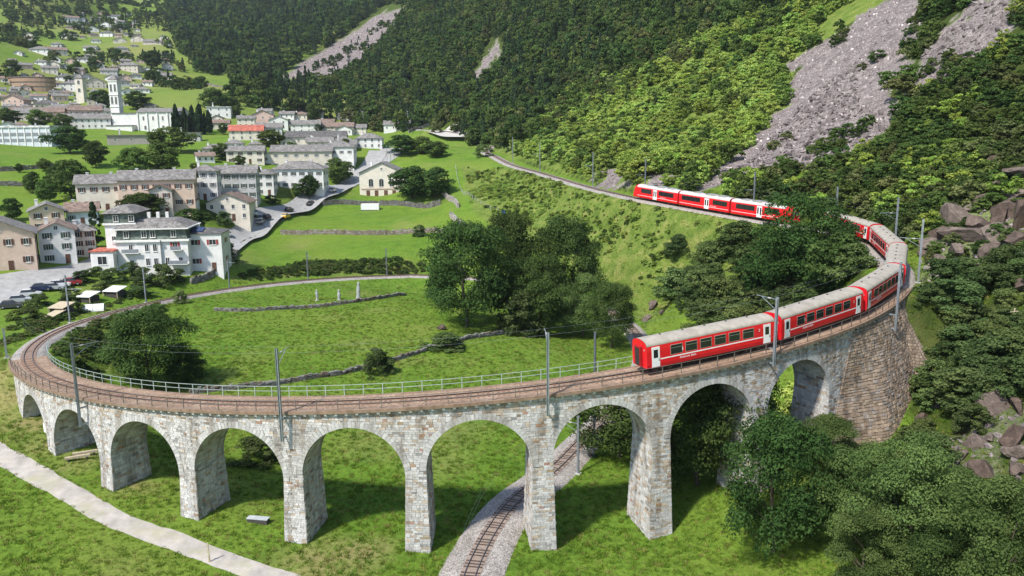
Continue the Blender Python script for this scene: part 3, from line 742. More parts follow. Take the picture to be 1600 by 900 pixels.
def extrude(sec, xs, mb, m=0, closed=False):
    """sec: list of (y,z) or one list per station"""
    S = [s if isinstance(s[0], (list, tuple)) else sec for s in (sec if isinstance(sec[0][0], (list, tuple)) else [sec]*len(xs))]
    k = len(S[0]); V = [(x, y, z) for x, s in zip(xs, S) for (y, z) in s]
    Fc = [(i*k+j, (i+1)*k+j, (i+1)*k+j+1, i*k+j+1) for i in range(len(xs)-1) for j in range(k-1)]
    mb.add(V, Fc, m); return k
def bogie(parent, x, nme):
    b_ = empty('bogie', (x, 0, 0), 0, parent) if False else None
    f = MB()
    for s in (-1, 1): f.box(-1.15, 1.15, s*.78-.06, s*.78+.06, .34, .56)
    f.box(-.22, .22, -.8, .8, .36, .62)
    o = f.build('bogie', under, parent, (x, 0, 0))
    w = MB()
    for s in (-1, 1): w.cyl((0, s*.5-.05, .34), (0, s*.5+.05, .34), .34, n=14)
    w.cyl((0, -.62, .34), (0, .62, .34), .06)
    wm = w.me('wheelset', steelw)
    for dx in (-.8, .8): obj('wheelset', wm, o, (dx, 0, 0))
def panel(parent, name, x0, x1, z0, z1, side, mat, thick=.012, yb=None):
    f = MB(); y = (W2 if yb is None else yb)
    lo, hi = sorted((side*(y-.03), side*(y+thick))); f.box(x0, x1, lo, hi, z0, z1); return f.build(name, mat, parent)
def shell(root, Ln, zb, zs, zr, bmat, rmat, nose=0.):
    side, roof = profile(zb, zs, zr); hl = Ln/2
    xs = [-hl, hl-nose]; f = MB()
    sec = [(-y, z) for y, z in side][::-1]; 
    full = [(y, z) for y, z in side]
    k = MB()
    for s in (1, -1):
        ss = [(s*y, z) for y, z in (side if s > 0 else side[::-1])]
        extrude(ss, xs, k)
    ring_ = side+roof+[(-y, z) for y, z in roof[::-1][1:]]+[(-y, z) for y, z in side[::-1]]
    nr = len(ring_)
    k.add([(-hl, y, z) for y, z in ring_], [tuple(range(nr))])
    if nose:
        tip = [(hl-(0 if z < 1.9 else (z-1.9)/(zr-1.9)*nose*.8), y*(.86 if z < zs else .9), z) for y, z in ring_]
        bs = [(hl-nose, y, z) for y, z in ring_]
        k.add(bs+tip, [(i, i+1, nr+i+1, nr+i) for i in range(nr-1)]+[tuple(range(2*nr-1, nr-1, -1))])
    else: k.add([(hl, y, z) for y, z in ring_], [tuple(range(nr-1, -1, -1))])
    k.add([(-hl, W2-.06, zb), (hl-nose, W2-.06, zb), (hl-nose, -W2+.06, zb), (-hl, -W2+.06, zb)], [(0, 1, 2, 3)])
    body = k.build('body', bmat, root)
    r = MB(); rr = [(y*1.008, z+.012) for y, z in roof]+[(-y*1.008, z+.012) for y, z in roof[::-1][1:]]
    extrude(rr, [-hl+.02, hl-nose-.02], r)
    rf = r.build('roof', rmat, root)
    return body, rf
def coach(root):
    Ln = 15.75; zb, zs, zr = .72, 2.95, 3.52; body, rf = shell(root, Ln, zb, zs, zr, red, roofm)
    for s in (-1, 1):
        for i in range(6):
            x = -4.42+i*1.77
            w = panel(root, 'window', x-.71, x+.71, 1.72, 2.72, s, alum, .006)
            panel(w, 'pane', x-.67, x+.67, 1.76, 2.38, s, glass_m, .012); panel(w, 'pane', x-.67, x+.67, 2.42, 2.68, s, glass_m, .012)
        for x in (-6.85, 6.85):
            d = panel(root, 'door', x-.46, x+.46, .8, 2.82, s, whitep, .015)
            panel(d, 'door_window', x-.25, x+.25, 1.72, 2.55, s, glass_m, .022); panel(d, 'handle', x+.32, x+.37, 1.35, 1.62, s, under, .04)
        panel(root, 'stripe', -6.3, 6.3, 1.46, 1.58, s, whitep, .008)
        t = obj('lettering', TXT, root, (-3.1 if s < 0 else 3.1, s*(W2+.012), 1.16)); t.rotation_euler = (math.pi/2, 0, 0 if s < 0 else math.pi)
        t = obj('class_numeral', TX2, root, (5.85*(1 if s < 0 else -1), s*(W2+.012), 2.2)); t.rotation_euler = (math.pi/2, 0, 0 if s < 0 else math.pi)
        panel(root, 'emblem', -3.75*(1 if s < 0 else -1)-.1, -3.75*(1 if s < 0 else -1)+.1, 1.95, 2.3, s, whitep, .008)
    for e in (-1, 1):
        g = MB(); g.box(min(e*Ln/2, e*(Ln/2+.28)), max(e*Ln/2, e*(Ln/2+.28)), -.55, .55, .85, 2.85); gw = g.build('gangway', dkred, root)
        g = MB(); g.box(min(e*(Ln/2+.285), e*(Ln/2+.30)), max(e*(Ln/2+.285), e*(Ln/2+.30)), -.36, .36, .95, 2.7); g.build('gangway_door', under, gw)
        for s in (-1, 1):
            g = MB(); g.cyl((e*(Ln/2-.02), s*.9, 2.55), (e*(Ln/2+.05), s*.9, 2.55), .09, n=8); g.build('tail_lamp', alum, root)
    for i in range(5):
        v_ = MB(); x = -5.4+i*2.7; v_.cyl((x, .12, zr-.02), (x, .12, zr+.1), .1, .08, 8); v_.cyl((x, .12, zr+.1), (x, .12, zr+.13), .14, .11, 8); v_.build('roof_vent', steelw, rf)
    g = MB(); g.box(-4.2, 4.2, -1.0, 1.0, .42, .74); g.build('underframe', under, root)
    for x in (-5.6, 5.6): bogie(root, x, 'b')
def railcar(root, kind):
    Ln = 17.0 if kind != 1 else 16.2; zb, zs, zr = .5, 3.02, 3.68
    body, rf = shell(root, Ln, zb, zs, zr, red2, roofw, nose=1.7 if kind != 1 else 0.)
    if kind == 0: wins = [(-6.9, -2.6), (.6, 3.8)]; doors = [(-1.1, 1)]; wins = [(-7.0, -1.6), (1.2, 5.2)]; doors = [(-.2, 2)]
    if kind == 1: wins = [(-7.4, -3.0), (1.0, 7.2)]; doors = [(-1.1, 2)]
    if kind == 2: wins = [(-7.0, -1.6), (1.2, 5.2)]; doors = [(-.2, 2)]
    for s in (-1, 1):
        for a_, b_ in wins:
            w = panel(root, 'window', a_, b_, 1.72, 2.78, s, under, .008); nn = max(2, int((b_-a_)/1.5)); q = (b_-a_)/nn
            for i in range(nn): panel(w, 'pane', a_+q*i+.05, a_+q*(i+1)-.05, 1.78, 2.72, s, glass_m, .016)
        for x, k in doors:
            d = panel(root, 'door', x-.72, x+.72, .58, 2.9, s, whitep, .016)
            for u in (-.36, .36): panel(d, 'door_window', x+u-.2, x+u+.2, 1.3, 2.6, s, glass_m, .024)
        panel(root, 'stripe', -Ln/2+.2, Ln/2-1.9 if kind != 1 else Ln/2-.2, 1.02, 1.10, s, whitep, .008)
        t = obj('lettering', TXT, root, (3.2*(1 if s < 0 else -1), s*(W2+.012), 1.28)); t.rotation_euler = (math.pi/2, 0, 0 if s < 0 else math.pi)
    if kind != 1:
        f = MB(); hl = Ln/2
        f.add([(hl+.01-.02, -1.0, 1.98), (hl-.01, 1.0, 1.98), (hl-.9, .88, 2.95), (hl-.9, -.88, 2.95)], [(0, 1, 2, 3)]); f.build('windscreen', glass_m, root)
        for s in (-1, 1):
            f = MB(); f.cyl((hl-.03, s*.8, 1.35), (hl+.05, s*.8, 1.35), .13, n=10); f.build('headlight', whitep, root)
    for e in ((-1, 1) if kind == 1 else (-1,)):
        g = MB(); g.box(min(e*Ln/2, e*(Ln/2+.3)), max(e*Ln/2, e*(Ln/2+.3)), -.9, .9, .8, 2.9); g.build('gangway', under, root)
    for (x, l, w_) in ((-5, 2.2, .8), (-1.5, 2.6, .9), (3, 2.0, .7)):
        g = MB(); g.box(x-l/2, x+l/2, -w_, w_, zr-.12, zr+.16); g.build('roof_equipment', alum, rf)
    if kind == 0:
        g = MB()
        for s in (-1, 1):
            g.cyl((1.0, s*.45, zr+.2), (2.6, s*.35, zr+.5), .03); g.cyl((2.6, s*.35, zr+.5), (1.2, s*.5, zr+.72), .025)
        g.cyl((1.2, -.75, zr+.74), (1.2, .75, zr+.74), .04); g.box(.8, 1.3, -.5, .5, zr+.1, zr+.24); g.build('pantograph', under, rf)
    g = MB(); g.box(-4.2, 4.2, -1.05, 1.05, .3, .55); g.build('underframe', under, root)
    for x in (-5.4, 5.4): bogie(root, x, 'b')
TXT = textmesh('Rhätische Bahn', .32, whitep, .25); TX2 = textmesh('2', .42, whitep)
def tpos(s): return np.array([np.interp(s, TS, TRACK[:, k]) for k in range(3)])
def place_car(o, s_mid, half=5.6, flip=False):
    a, b_ = tpos(s_mid+half), tpos(s_mid-half)     # b_ is uphill
    c = (a+b_)/2; d = b_-a
    if flip: d = -d
    o.location = c; o.rotation_euler = (0, -math.atan2(d[2], math.hypot(d[0], d[1])), math.atan2(d[1], d[0]))
def copy_tree(o, parent=None):
    c = o.copy(); COL.objects.link(c); c.parent = parent
    for ch in list(o.children): copy_tree(ch, c)
    return c
vp_ = topix(TRACK)[:, :2]
k_end = I_V0+int(np.argmin(np.abs(vp_[I_V0:I_V1, 0]-992)))
s_end = TS[k_end]
labels_c = ['rear red coach of the train, on the arches beside the meadow', 'second red coach from the tail, above the last viaduct arch', 'third red coach from the tail, over the brown retaining wall', 'red coach seen nearly end on at the sharpest bend by the rocks', 'red coach emerging from behind the trackside tree', 'red coach mostly hidden behind the dark tree next to the railcar']
proto_c = empty('railway_coach'); coach(proto_c)
CL = 16.35
k_al = int(np.argmin(np.abs(vp_[:I_V0, 0]-1243)+1000*(vp_[:I_V0, 1] < 330))); s_al = TS[k_al]
ncoach = int(max(3, round((s_end-s_al)/CL)))
print('train: rear s', s_end, 'railcar tail s', s_al, 'coaches fit', (s_end-s_al)/CL)
for i in range(min(ncoach, 6)):
    o = proto_c if i == 0 else copy_tree(proto_c)
    tag(o, labels_c[i], 'railway coach', 'red coaches of the train'); place_car(o, s_end-CL*(i+.5))
lab_r = ['tail car of the red railcar set, half covered by the tree', 'middle car of the red railcar set with a wide white door', 'leading red railcar with the driving cab, heading uphill']
s = s_al
for i, kd in enumerate((2, 1, 0)):
    o = empty('railcar'); railcar(o, kd); ln = 17.0 if kd != 1 else 16.2
    s -= ln/2+.25; place_car(o, s, 5.4, flip=(i == 0)); s -= ln/2+.25
    tag(o, lab_r[i], 'railcar', 'cars of the red railcar set')
print('railcar front px', topix(tpos(s)))

# ---------------------------------------------------------------- catenary poles
galv = simple('galvanised_steel', (.30, .33, .36), .5, .2, 2., .5)
concr = simple('concrete', (.42, .41, .39), .9, .2, 2., bmp=.3)
offs = {k: TRACK+TN*k for k in (-2.75, 2.75)}
def pole(bx, by, ty, label, r=None, wood=False, i_rng=None, bracket=False, h=None):
    if r is not None:
        P = cylhit(bx, by, r)
        d2 = np.linalg.norm(TRACK[I_V0-80:I_V1+80, :2]-P[:2], axis=1); j = I_V0-80+int(d2.argmin())
    else:
        best = None
        for k, T in offs.items():
            q = topix(T+[0, 0, -.3]); a_, b_ = i_rng or (0, len(T))
            e = np.hypot(q[a_:b_, 0]-bx, q[a_:b_, 1]-by); j = int(e.argmin())
            if best is None or e[j] < best[0]: best = (e[j], j+a_, k)
        _, j, k = best; P = (TRACK+TN*k)[j]; P[2] = min(TRACK[j, 2]-.5, H1(P[0], P[1]))
    D = math.hypot(P[0]-CAM[0], P[1]-CAM[1]); 
    # height from the photographed top
    zs_ = np.linspace(0, 16, 161); q = topix(np.c_[np.full(161, P[0]), np.full(161, P[1]), P[2]+zs_]); hh = float(zs_[np.argmin(np.abs(q[:, 1]-ty))]) if h is None else h
    to = TRACK[j]-P; rz = math.atan2(to[1], to[0]); off = math.hypot(to[0], to[1])
    o = tag(empty('catenary_pole', P, rz), label, 'pole', 'overhead line poles')
    f = MB(); w = .12
    f.box(-w, w, -w, -w*.72, 0, hh); f.box(-w, w, w*.72, w, 0, hh); f.box(-.02, .02, -w, w, 0, hh); f.build('mast', galv, o)
    za = TRACK[j, 2]+5.2-P[2]
    if za < hh:
        a_ = MB(); a_.cyl((.1, 0, za+.5), (off, 0, za+.55), .035, n=6); a_.cyl((.1, 0, za-.6), (off*.75, 0, za+.5), .03, n=6); ar = a_.build('cantilever_arm', galv, o)
        iz = MB(); iz.cyl((off*.3, 0, za+.5), (off*.3+.35, 0, za+.51), .08, n=8); iz.build('insulator', concr, ar)
    if bracket:
        for zb_ in (.25, hh*.16+.6):
            c_ = MB(); c_.box(.05, off-1.95, -.06, .06, zb_-.08, zb_+.08); c_.build('wall_bracket', galv, o)
    else:
        c_ = MB(); c_.box(-.35, .35, -.35, .35, -.5, .12); c_.build('footing', concr, o)
    return o
for a in [(126, 667, 537, 'tall steel pole bolted to the viaduct beside the second arch from the left', 72.9), (441, 690, 545, 'tall steel pole bolted to the viaduct between the fourth and fifth arches', 72.9), (856, 650, 519, 'tall steel pole on the viaduct in front of the meadow trees', 72.9), (1209, 572, 465, 'steel pole on the viaduct beside the gap between the last two coaches', 72.7), (1399, 517, 409, 'steel pole on the retaining wall at the sharp bend', 73.2)]:
    pole(*a[:4], r=a[4], bracket=True)
far_rng = (I_V1-40, I_V1+620)
for a in [(109, 498, 430, 'steel pole behind the loop beside the parked cars'), (229, 468, 418, 'steel pole behind the loop in front of the white mansion'), (358, 445, 405, 'thin steel pole at the foot of the grassy bank, near the road'), (481, 433, 393, 'thin steel pole at the far side of the loop, left of two'), (604, 428, 388, 'thin steel pole at the far side of the loop, above the statues'), (10, 556, 513, 'steel pole at the left edge outside the bend of the loop')]:
    pole(*a, i_rng=far_rng)
for a in [(1306, 345, 291, 'steel pole uphill of the train behind the dark tree'), (1407, 372, 309, 'steel pole on the slope above the end-on coach'), (1438, 440, 342, 'steel pole beside the rocks right of the train'), (1181, 322, 268, 'steel pole behind the tail railcar'), (1010, 296, 248, 'steel pole behind the cab of the leading railcar'), (926, 291, 238, 'steel pole beside the empty line ahead of the train'), (844, 266, 222, 'distant steel pole where the line straightens'), (803, 250, 214, 'distant steel pole inside the far bend of the line')]:
    pole(*a, i_rng=(0, I_V0+30))
for a in [(906, 738, 650, 'dark steel pole beside the lower track, seen through the arch'), (1025, 515, 463, 'steel pole beside the lower track left of the coach roof'), (994, 503, 452, 'thin steel pole behind the meadow trees by the lower track')]:
    pole(*a, i_rng=(I_V1+560, len(TRACK)))
cw = MB()
wire = tag(empty('contact_wire', tuple(TRACK[I_V0]+[0, 0, 5.2])), 'thin overhead contact wire following the railway', 'wire')
WO = np.array(wire.location)
for (dz, nm, rr) in ((5.1, 'lower_wire', .006), (5.75, 'upper_wire', .005)):
    P = TRACK[::12]+[0, 0, dz]; V = []
    for a_ in (0, 2.09, 4.19): V.append(P+np.c_[TN[::12][:, :2]*math.cos(a_)*rr, np.full(len(P), math.sin(a_)*rr)])
    V = np.stack(V, 1); i = np.arange(len(P)*3).reshape(-1, 3)
    Fc = np.concatenate([np.stack([i[:-1, q], i[1:, q], i[1:, (q+1) % 3], i[:-1, (q+1) % 3]], 1) for q in range(3)])
    obj(nm, mesh(nm, V.reshape(-1, 3)-WO, Fc, galv), wire)
# ---------------------------------------------------------------- vegetation
def leafmat(name, tr=.35, hv=.02):
    m, n, b = nt(name); n.nodes.remove(b); out = n.nodes['Material Output']
    a = node(n, 'ShaderNodeAttribute', attribute_name='col').outputs['Color']
    oi = node(n, 'ShaderNodeObjectInfo').outputs['Random']
    hs = node(n, 'ShaderNodeHueSaturation'); L(n, a, hs.inputs['Color'])
    L(n, mth(n, 'ADD', mth(n, 'MULTIPLY', oi, hv*2), .5-hv), hs.inputs['Hue'])
    L(n, mth(n, 'ADD', mth(n, 'MULTIPLY', mth(n, 'FRACT', mth(n, 'MULTIPLY', oi, 7.31)), .6), .7), hs.inputs['Value'])
    d = node(n, 'ShaderNodeBsdfDiffuse'); t = node(n, 'ShaderNodeBsdfTranslucent'); ms = node(n, 'ShaderNodeMixShader'); ms.inputs[0].default_value = tr
    L(n, hs.outputs[0], d.inputs[0]); L(n, hs.outputs[0], t.inputs[0]); L(n, d.outputs[0], ms.inputs[1]); L(n, t.outputs[0], ms.inputs[2]); L(n, ms.outputs[0], out.inputs[0])
    return m
leaf_m = leafmat('foliage'); bark_m = simple('bark', (.09, .07, .055), .95, .4, 3., bmp=.7, obj_space=True)
def quads(C, Nn, size, asp=1.6, rs=RNG):
    """leaf sprays centred at C facing Nn"""
    k = len(C); r = rs.normal(size=(k, 3)); T = np.cross(Nn, r); T /= np.linalg.norm(T, axis=1)[:, None]+1e-9; B = np.cross(Nn, T)
    sz = np.asarray(size)*rs.uniform(.6, 1.35, k); a = T*(sz*asp/2)[:, None]; b = B*(sz/2)[:, None]
    bend = Nn*(sz*.18)[:, None]
    V = np.stack([C-a-bend, C-b*1.0, C+a-bend, C+b*1.0], 1)
    return V.reshape(-1, 3), np.arange(k*4).reshape(k, 4)
def crown(seed, shape, nclump, nleaf, size, c_lo, c_hi, flat=.75, spread=1.):
    """unit crown: height 1 (z 0..1), half-width .5; returns V,F,col"""
    rs = np.random.default_rng(seed); CC = []; RR = []
    for i in range(nclump):
        for _t in range(30):
            z = rs.random(); a = rs.random()*6.283
            if shape == 'dome': w = math.sqrt(max(0, 1-((z-.42)/.6)**2)) if z > .1 else .62
            elif shape == 'round': w = math.sqrt(max(0, 1-((z-.5)/.52)**2))*.92
            elif shape == 'cone': w = (1-z)**.85*.95+.03
            elif shape == 'column': w = min(1, z*5+.3)*min(1, (1-z)*2.4+.12)
            elif shape == 'shrub': w = math.sqrt(max(0, 1-(z*.98)**2))
            else: w = 1
            r = w*.5*(.3+.7*math.sqrt(rs.random())) 
            if r > w*.22 or rs.random() < .3: break
        lump = 1+.22*math.sin(a*3+seed)+.14*math.sin(a*5+seed*2+z*4)
        CC.append((r*math.cos(a)*lump*spread, r*math.sin(a)*lump*spread, .04+z*.9)); RR.append(rs.uniform(.075, .15)*(1.25 if shape in ('dome', 'shrub', 'round') else .8)*(1 if nclump > 30 else 1.3))
    CC = np.array(CC); RR = np.array(RR); idx = rs.choice(nclump, nleaf, p=RR**2/(RR**2).sum())
    d = rs.normal(size=(nleaf, 3)); d[:, 2] = np.where(rs.random(nleaf) < .7, np.abs(d[:, 2]), d[:, 2]); d /= np.linalg.norm(d, axis=1)[:, None]
    P = CC[idx]+d*(RR[idx]*rs.uniform(.55, 1.08, nleaf))[:, None]*[1, 1, flat]
    nn = d*.8+rs.normal(size=(nleaf, 3))*.5+[0, 0, .35]; nn /= np.linalg.norm(nn, axis=1)[:, None]
    V, Fc = quads(P, nn, np.full(nleaf, size), 1.5, rs)
    t = np.clip(rs.random(nclump)[idx]*.7+rs.random(nleaf)*.3, 0, 1)[:, None]
    return V, Fc, np.asarray(c_lo)*(1-t)+np.asarray(c_hi)*t
def crown_me(name, *a, mat=None, **k):
    V, Fc, c = crown(*a, **k); return mesh(name, V, Fc, mat or leaf_m, col=c, smooth=True)
def trunk_me(seed, lean=.03, nb=6, h=.55, r=.03):
    rs = np.random.default_rng(seed); t = MB(); p = Vector((0, 0, -.04)); rr = r
    for i in range(5):
        q = p+Vector((rs.uniform(-lean, lean), rs.uniform(-lean, lean), h/5+.008)); t.cyl(p, q, rr, rr*.8, 7, cap=False)
        p = q; rr *= .8
        if i >= 1:
            for _ in range(nb//3):
                a = rs.random()*6.28; ln = rs.uniform(.16, .32); e = p+Vector((math.cos(a)*ln, math.sin(a)*ln, ln*rs.uniform(.5, 1.1))); t.cyl(p, e, rr*.55, rr*.15, 5, cap=False)
    return t.me('trunk', bark_m, True)
DG = ((.036, .07, .02), (.1, .16, .045)); MG = ((.055, .1, .024), (.145, .205, .055)); AG = ((.048, .086, .026), (.145, .21, .065)); BG = ((.05, .085, .03), (.13, .18, .062)); YG = ((.2, .31, .05), (.41, .51, .14)); CG = ((.03, .058, .027), (.07, .11, .05)); OG = ((.08, .11, .035), (.19, .21, .08))  # YG bright and DG, CG dark also hold the mountainside's sun and cloud shade
TREES = {}
def kind(name, shape, nclump, nleaf, size, cols, nv=2, trunk=True, **k):
    TREES[name] = [(crown_me('crown_'+name, 100+sum(map(ord, name))+i*17, shape, nclump, nleaf, size, *cols, **k), trunk_me(40+i+len(name)) if trunk else None) for i in range(nv)]
kind('oak', 'dome', 100, 26000, .0185, DG, 4); kind('ash', 'dome', 80, 30000, .0155, AG, 4)
kind('bush', 'shrub', 50, 5200, .042, BG, 3, trunk=False); kind('lightbush', 'shrub', 50, 5200, .042, ((.07, .115, .034), (.18, .235, .08)), 3, trunk=False); kind('yellowbush', 'shrub', 36, 3000, .06, YG, 2, trunk=False)
kind('mid', 'round', 70, 5600, .045, MG, 3); kind('middark', 'round', 70, 5600, .045, DG, 3); kind('spruce', 'cone', 60, 3200, .045, CG, 3, flat=.4); kind('cypress', 'column', 110, 3600, .13, CG, 2, trunk=False)
_vc = {}
def tree_xy(x, y, h, w, kd, label, cat='tree', name=None, group=None, z=None, lift=.12):
    lst = TREES[kd]; k = _vc.get(kd, 0); _vc[kd] = k+1; cm, tm = lst[k % len(lst)]
    z = H1(x, y) if z is None else z
    nm = name or {'bush': 'shrub', 'lightbush': 'shrub', 'yellowbush': 'shrub', 'spruce': 'spruce_tree', 'cypress': 'cypress_tree'}.get(kd, 'broadleaf_tree')
    o = tag(empty(nm, (x, y, z-.1), random.random()*6.28), label, cat, group); o.scale = (w, w, h)
    c = obj('foliage' if tm is None else 'crown', cm, o)
    if tm: c.location = (0, 0, lift); c.scale = (1, 1, 1-lift); obj('trunk', tm, o)
    else: c.location = (0, 0, -.04)
    return o
def tree_px(bx, by, ty, wpx, kd, label, **k):
    g = G(bx, by); d = topix(g)[0, 2]; return tree_xy(g[0], g[1], (by-ty)*d/FPX*1.02, wpx*d/FPX, kd, label, **k)
TL = 'tree'
for a in [(728, 512, 352, 125, 'oak', 'big dark tree at the left end of the meadow clump'), (797, 500, 338, 104, 'oak', 'tallest dark tree in the middle of the meadow clump'), (884, 498, 342, 98, 'oak', 'tall dark tree at the right of the meadow clump, near the slope'), (842, 522, 400, 85, 'oak', 'dark tree at the front of the meadow clump'), (912, 527, 432, 75, 'ash', 'greyish tree with a visible trunk at the right front of the clump'), (955, 545, 444, 66, 'oak', 'dark tree hanging over the lower track beside the rear coach'), (693, 478, 385, 58, 'oak', 'dark tree at the back left of the meadow clump')]:
    tree_px(*a[:5], a[5], group='trees of the meadow clump')
for a in [(238, 606, 484, 122, 'oak', 'wide dark tree behind the left railing of the viaduct'), (292, 604, 548, 56, 'oak', 'low spreading side crown right of the wide dark tree'), (968, 715, 585, 150, 'oak', 'dark tree seen through the seventh arch'), (1090, 760, 560, 150, 'oak', 'dark tree filling the eighth arch'), (1150, 730, 560, 120, 'oak', 'dark tree behind the pier right of the eighth arch'),
          (1258, 470, 310, 150, 'oak', 'tall dark tree hiding the gap between railcar and coaches'), (1215, 480, 375, 110, 'middark', 'dark tree below the hidden part of the train'), (1310, 455, 370, 80, 'middark', 'dark tree close to the inner side of the bend')]:
    tree_px(*a)
for a in [(1205, 868, 655, 150, 'oak', 'large dark tree in front of the last arch'), (1335, 862, 690, 125, 'ash', 'green tree right of the large dark one at the last arch'), (1415, 885, 682, 150, 'ash', 'tallest of the green trees at the bottom right'), (1350, 930, 800, 120, 'ash', 'low green tree at the bottom edge, front of the group'), (1485, 830, 735, 110, 'ash', 'green tree below the lower right rocks'), (1560, 950, 750, 175, 'ash', 'large green tree in the bottom right corner'), (1478, 915, 810, 110, 'ash', 'low green tree between the two large ones bottom right'), (1300, 740, 655, 110, 'ash', 'green tree at the foot of the retaining wall')]:
    tree_px(*a[:5], a[5], group='trees below the retaining wall')
for a in [(815, 524, 452, 70, 'bush', 'rounded shrub at the front foot of the meadow clump'), (590, 584, 542, 46, 'bush', 'lone dark shrub on the dry stone wall in the meadow'), (283, 474, 453, 24, 'lightbush', 'small green shrub beside the far track'), (405, 722, 680, 70, 'bush', 'dark shrub seen through the fourth arch'), (1238, 668, 596, 66, 'yellowbush', 'light yellow green shrub inside the last arch'), (655, 369, 350, 20, 'bush', 'small round shrub on the terrace wall'), (755, 245, 225, 26, 'lightbush', 'shrub on the inside of the far bend'), (1060, 398, 368, 40, 'bush', 'lone dark shrub on the grassy slope below the train'), (695, 545, 520, 60, 'lightbush', 'low shrub left of the meadow clump')]:
    tree_px(*a, cat='shrub')
# shrubs inside the bend, a dense thicket of separate bushes
rsx = np.random.default_rng(5)
def in_region(pxpoly, spacing, seed=0):
    poly = np.array(gpoly(pxpoly)); rs = np.random.default_rng(seed); lo = poly.min(0); hi = poly.max(0)
    xs = np.arange(lo[0], hi[0], spacing); ys = np.arange(lo[1], hi[1], spacing)
    Q = np.array([(x, y) for x in xs for y in ys])+rs.uniform(-.5, .5, (len(xs)*len(ys), 2))*spacing*1.1 if len(xs)*len(ys) else np.zeros((0, 2))
    return Q[inpoly(Q, [tuple(p) for p in poly])]
def clear_track(Q, dmin): return Q[near_track(Q)[0] > dmin]
Q = clear_track(in_region([(1030, 500), (1060, 440), (1120, 410), (1200, 370), (1300, 372), (1345, 412), (1330, 450), (1290, 475), (1200, 505), (1100, 525)], 4.2, 3), 4.2)
for q in Q:
    h = rsx.uniform(2.5, 6.5); tree_xy(q[0], q[1], h, h*rsx.uniform(1., 1.5), ('bush', 'lightbush', 'lightbush')[rsx.integers(3)], 'green shrub in the dense thicket on the slope inside the train bend', 'shrub', group='thicket inside the bend')
Q = clear_track(in_region([(1425, 470), (1480, 440), (1640, 425), (1640, 600), (1540, 650), (1490, 720), (1462, 690), (1445, 560)], 2.9, 9), 3.4)
for q in Q:
    h = rsx.uniform(2.2, 5.); tree_xy(q[0], q[1], h, h*rsx.uniform(1., 1.6), ('bush', 'lightbush', 'bush')[rsx.integers(3)], 'green shrub on the steep bank right of the retaining wall', 'shrub', group='shrubs right of the retaining wall')
Q = clear_track(in_region([(1180, 700), (1290, 685), (1480, 715), (1600, 800), (1600, 900), (1480, 800), (1300, 760)], 4.0, 10), 4)
for q in Q:
    h = rsx.uniform(2., 4.); tree_xy(q[0], q[1], h, h*1.4, ('bush', 'lightbush')[rsx.integers(2)], 'green shrub in the scrub below the retaining wall', 'shrub', group='scrub below the retaining wall')
Q = in_region([(1428, 490), (1446, 476), (1470, 690), (1448, 690), (1436, 590)], 2.6, 19)
for q in Q:
    h = rsx.uniform(1., 2.4); tree_xy(q[0], q[1], h, h*1.4, ('lightbush', 'yellowbush')[rsx.integers(2)], 'low shrub on the strip just right of the retaining wall', 'shrub', group='low shrubs beside the retaining wall')
print('thicket', len(bpy.data.objects))

# masses of forest: one object each, instanced by geometry nodes
def scatter(name, label, P, scl, rot, src, parts_kind='stuff', cat=None):
    me = bpy.data.meshes.new(name); me.vertices.add(len(P)); me.vertices.foreach_set('co', np.asarray(P, np.float32).ravel())
    for an, tp, v in (('scl', 'FLOAT_VECTOR', scl), ('rot', 'FLOAT_VECTOR', rot)):
        a = me.attributes.new(an, tp, 'POINT'); a.data.foreach_set('vector', np.asarray(v, np.float32).ravel())
    a = me.attributes.new('vi', 'INT', 'POINT'); a.data.foreach_set('value', np.random.default_rng(3).integers(0, len(src), len(P)).astype(np.int32))
    o = obj(name, me); tag(o, label, cat, kind='stuff')
    cc = bpy.data.collections.new(name+'_source')
    for k, sm in enumerate(src):
        so = bpy.data.objects.new('%s_%02d' % (name, k), sm); cc.objects.link(so)
    g = bpy.data.node_groups.new(name, 'GeometryNodeTree'); g.interface.new_socket('Geometry', in_out='INPUT', socket_type='NodeSocketGeometry'); g.interface.new_socket('Geometry', in_out='OUTPUT', socket_type='NodeSocketGeometry')
    gi = g.nodes.new('NodeGroupInput'); go = g.nodes.new('NodeGroupOutput'); ci = g.nodes.new('GeometryNodeCollectionInfo'); ci.inputs[0].default_value = cc; ci.inputs['Separate Children'].default_value = True; ci.inputs['Reset Children'].default_value = True
    ip = g.nodes.new('GeometryNodeInstanceOnPoints'); g.links.new(gi.outputs[0], ip.inputs['Points']); g.links.new(ci.outputs[0], ip.inputs['Instance']); ip.inputs['Pick Instance'].default_value = True
    for an, tp, so in (('scl', 'FLOAT_VECTOR', 'Scale'), ('rot', 'FLOAT_VECTOR', 'Rotation'), ('vi', 'INT', 'Instance Index')):
        na = g.nodes.new('GeometryNodeInputNamedAttribute'); na.data_type = tp; na.inputs[0].default_value = an; g.links.new(na.outputs[0], ip.inputs[so])
    g.links.new(ip.outputs[0], go.inputs[0]); md = o.modifiers.new('scatter', 'NODES'); md.node_group = g
    return o
def far_crown(nm, shape, nc, nl, size, cols, **k):
    m_ = crown_me(nm, 900+len(nm)*13+nl, shape, nc, nl, size, *cols, **k)
    if shape == 'cone': m_.transform(Matrix.Diagonal((.72, .72, 1.45, 1)))
    return m_
FAR_D = [far_crown('far_a', 'dome', 26, 900, .10, DG), far_crown('far_bb', 'dome', 24, 800, .10, MG), far_crown('far_ccc', 'dome', 24, 850, .10, DG), far_crown('far_dddd', 'cone', 40, 900, .075, CG, flat=.4), far_crown('far_con', 'cone', 44, 950, .075, CG, flat=.4)]
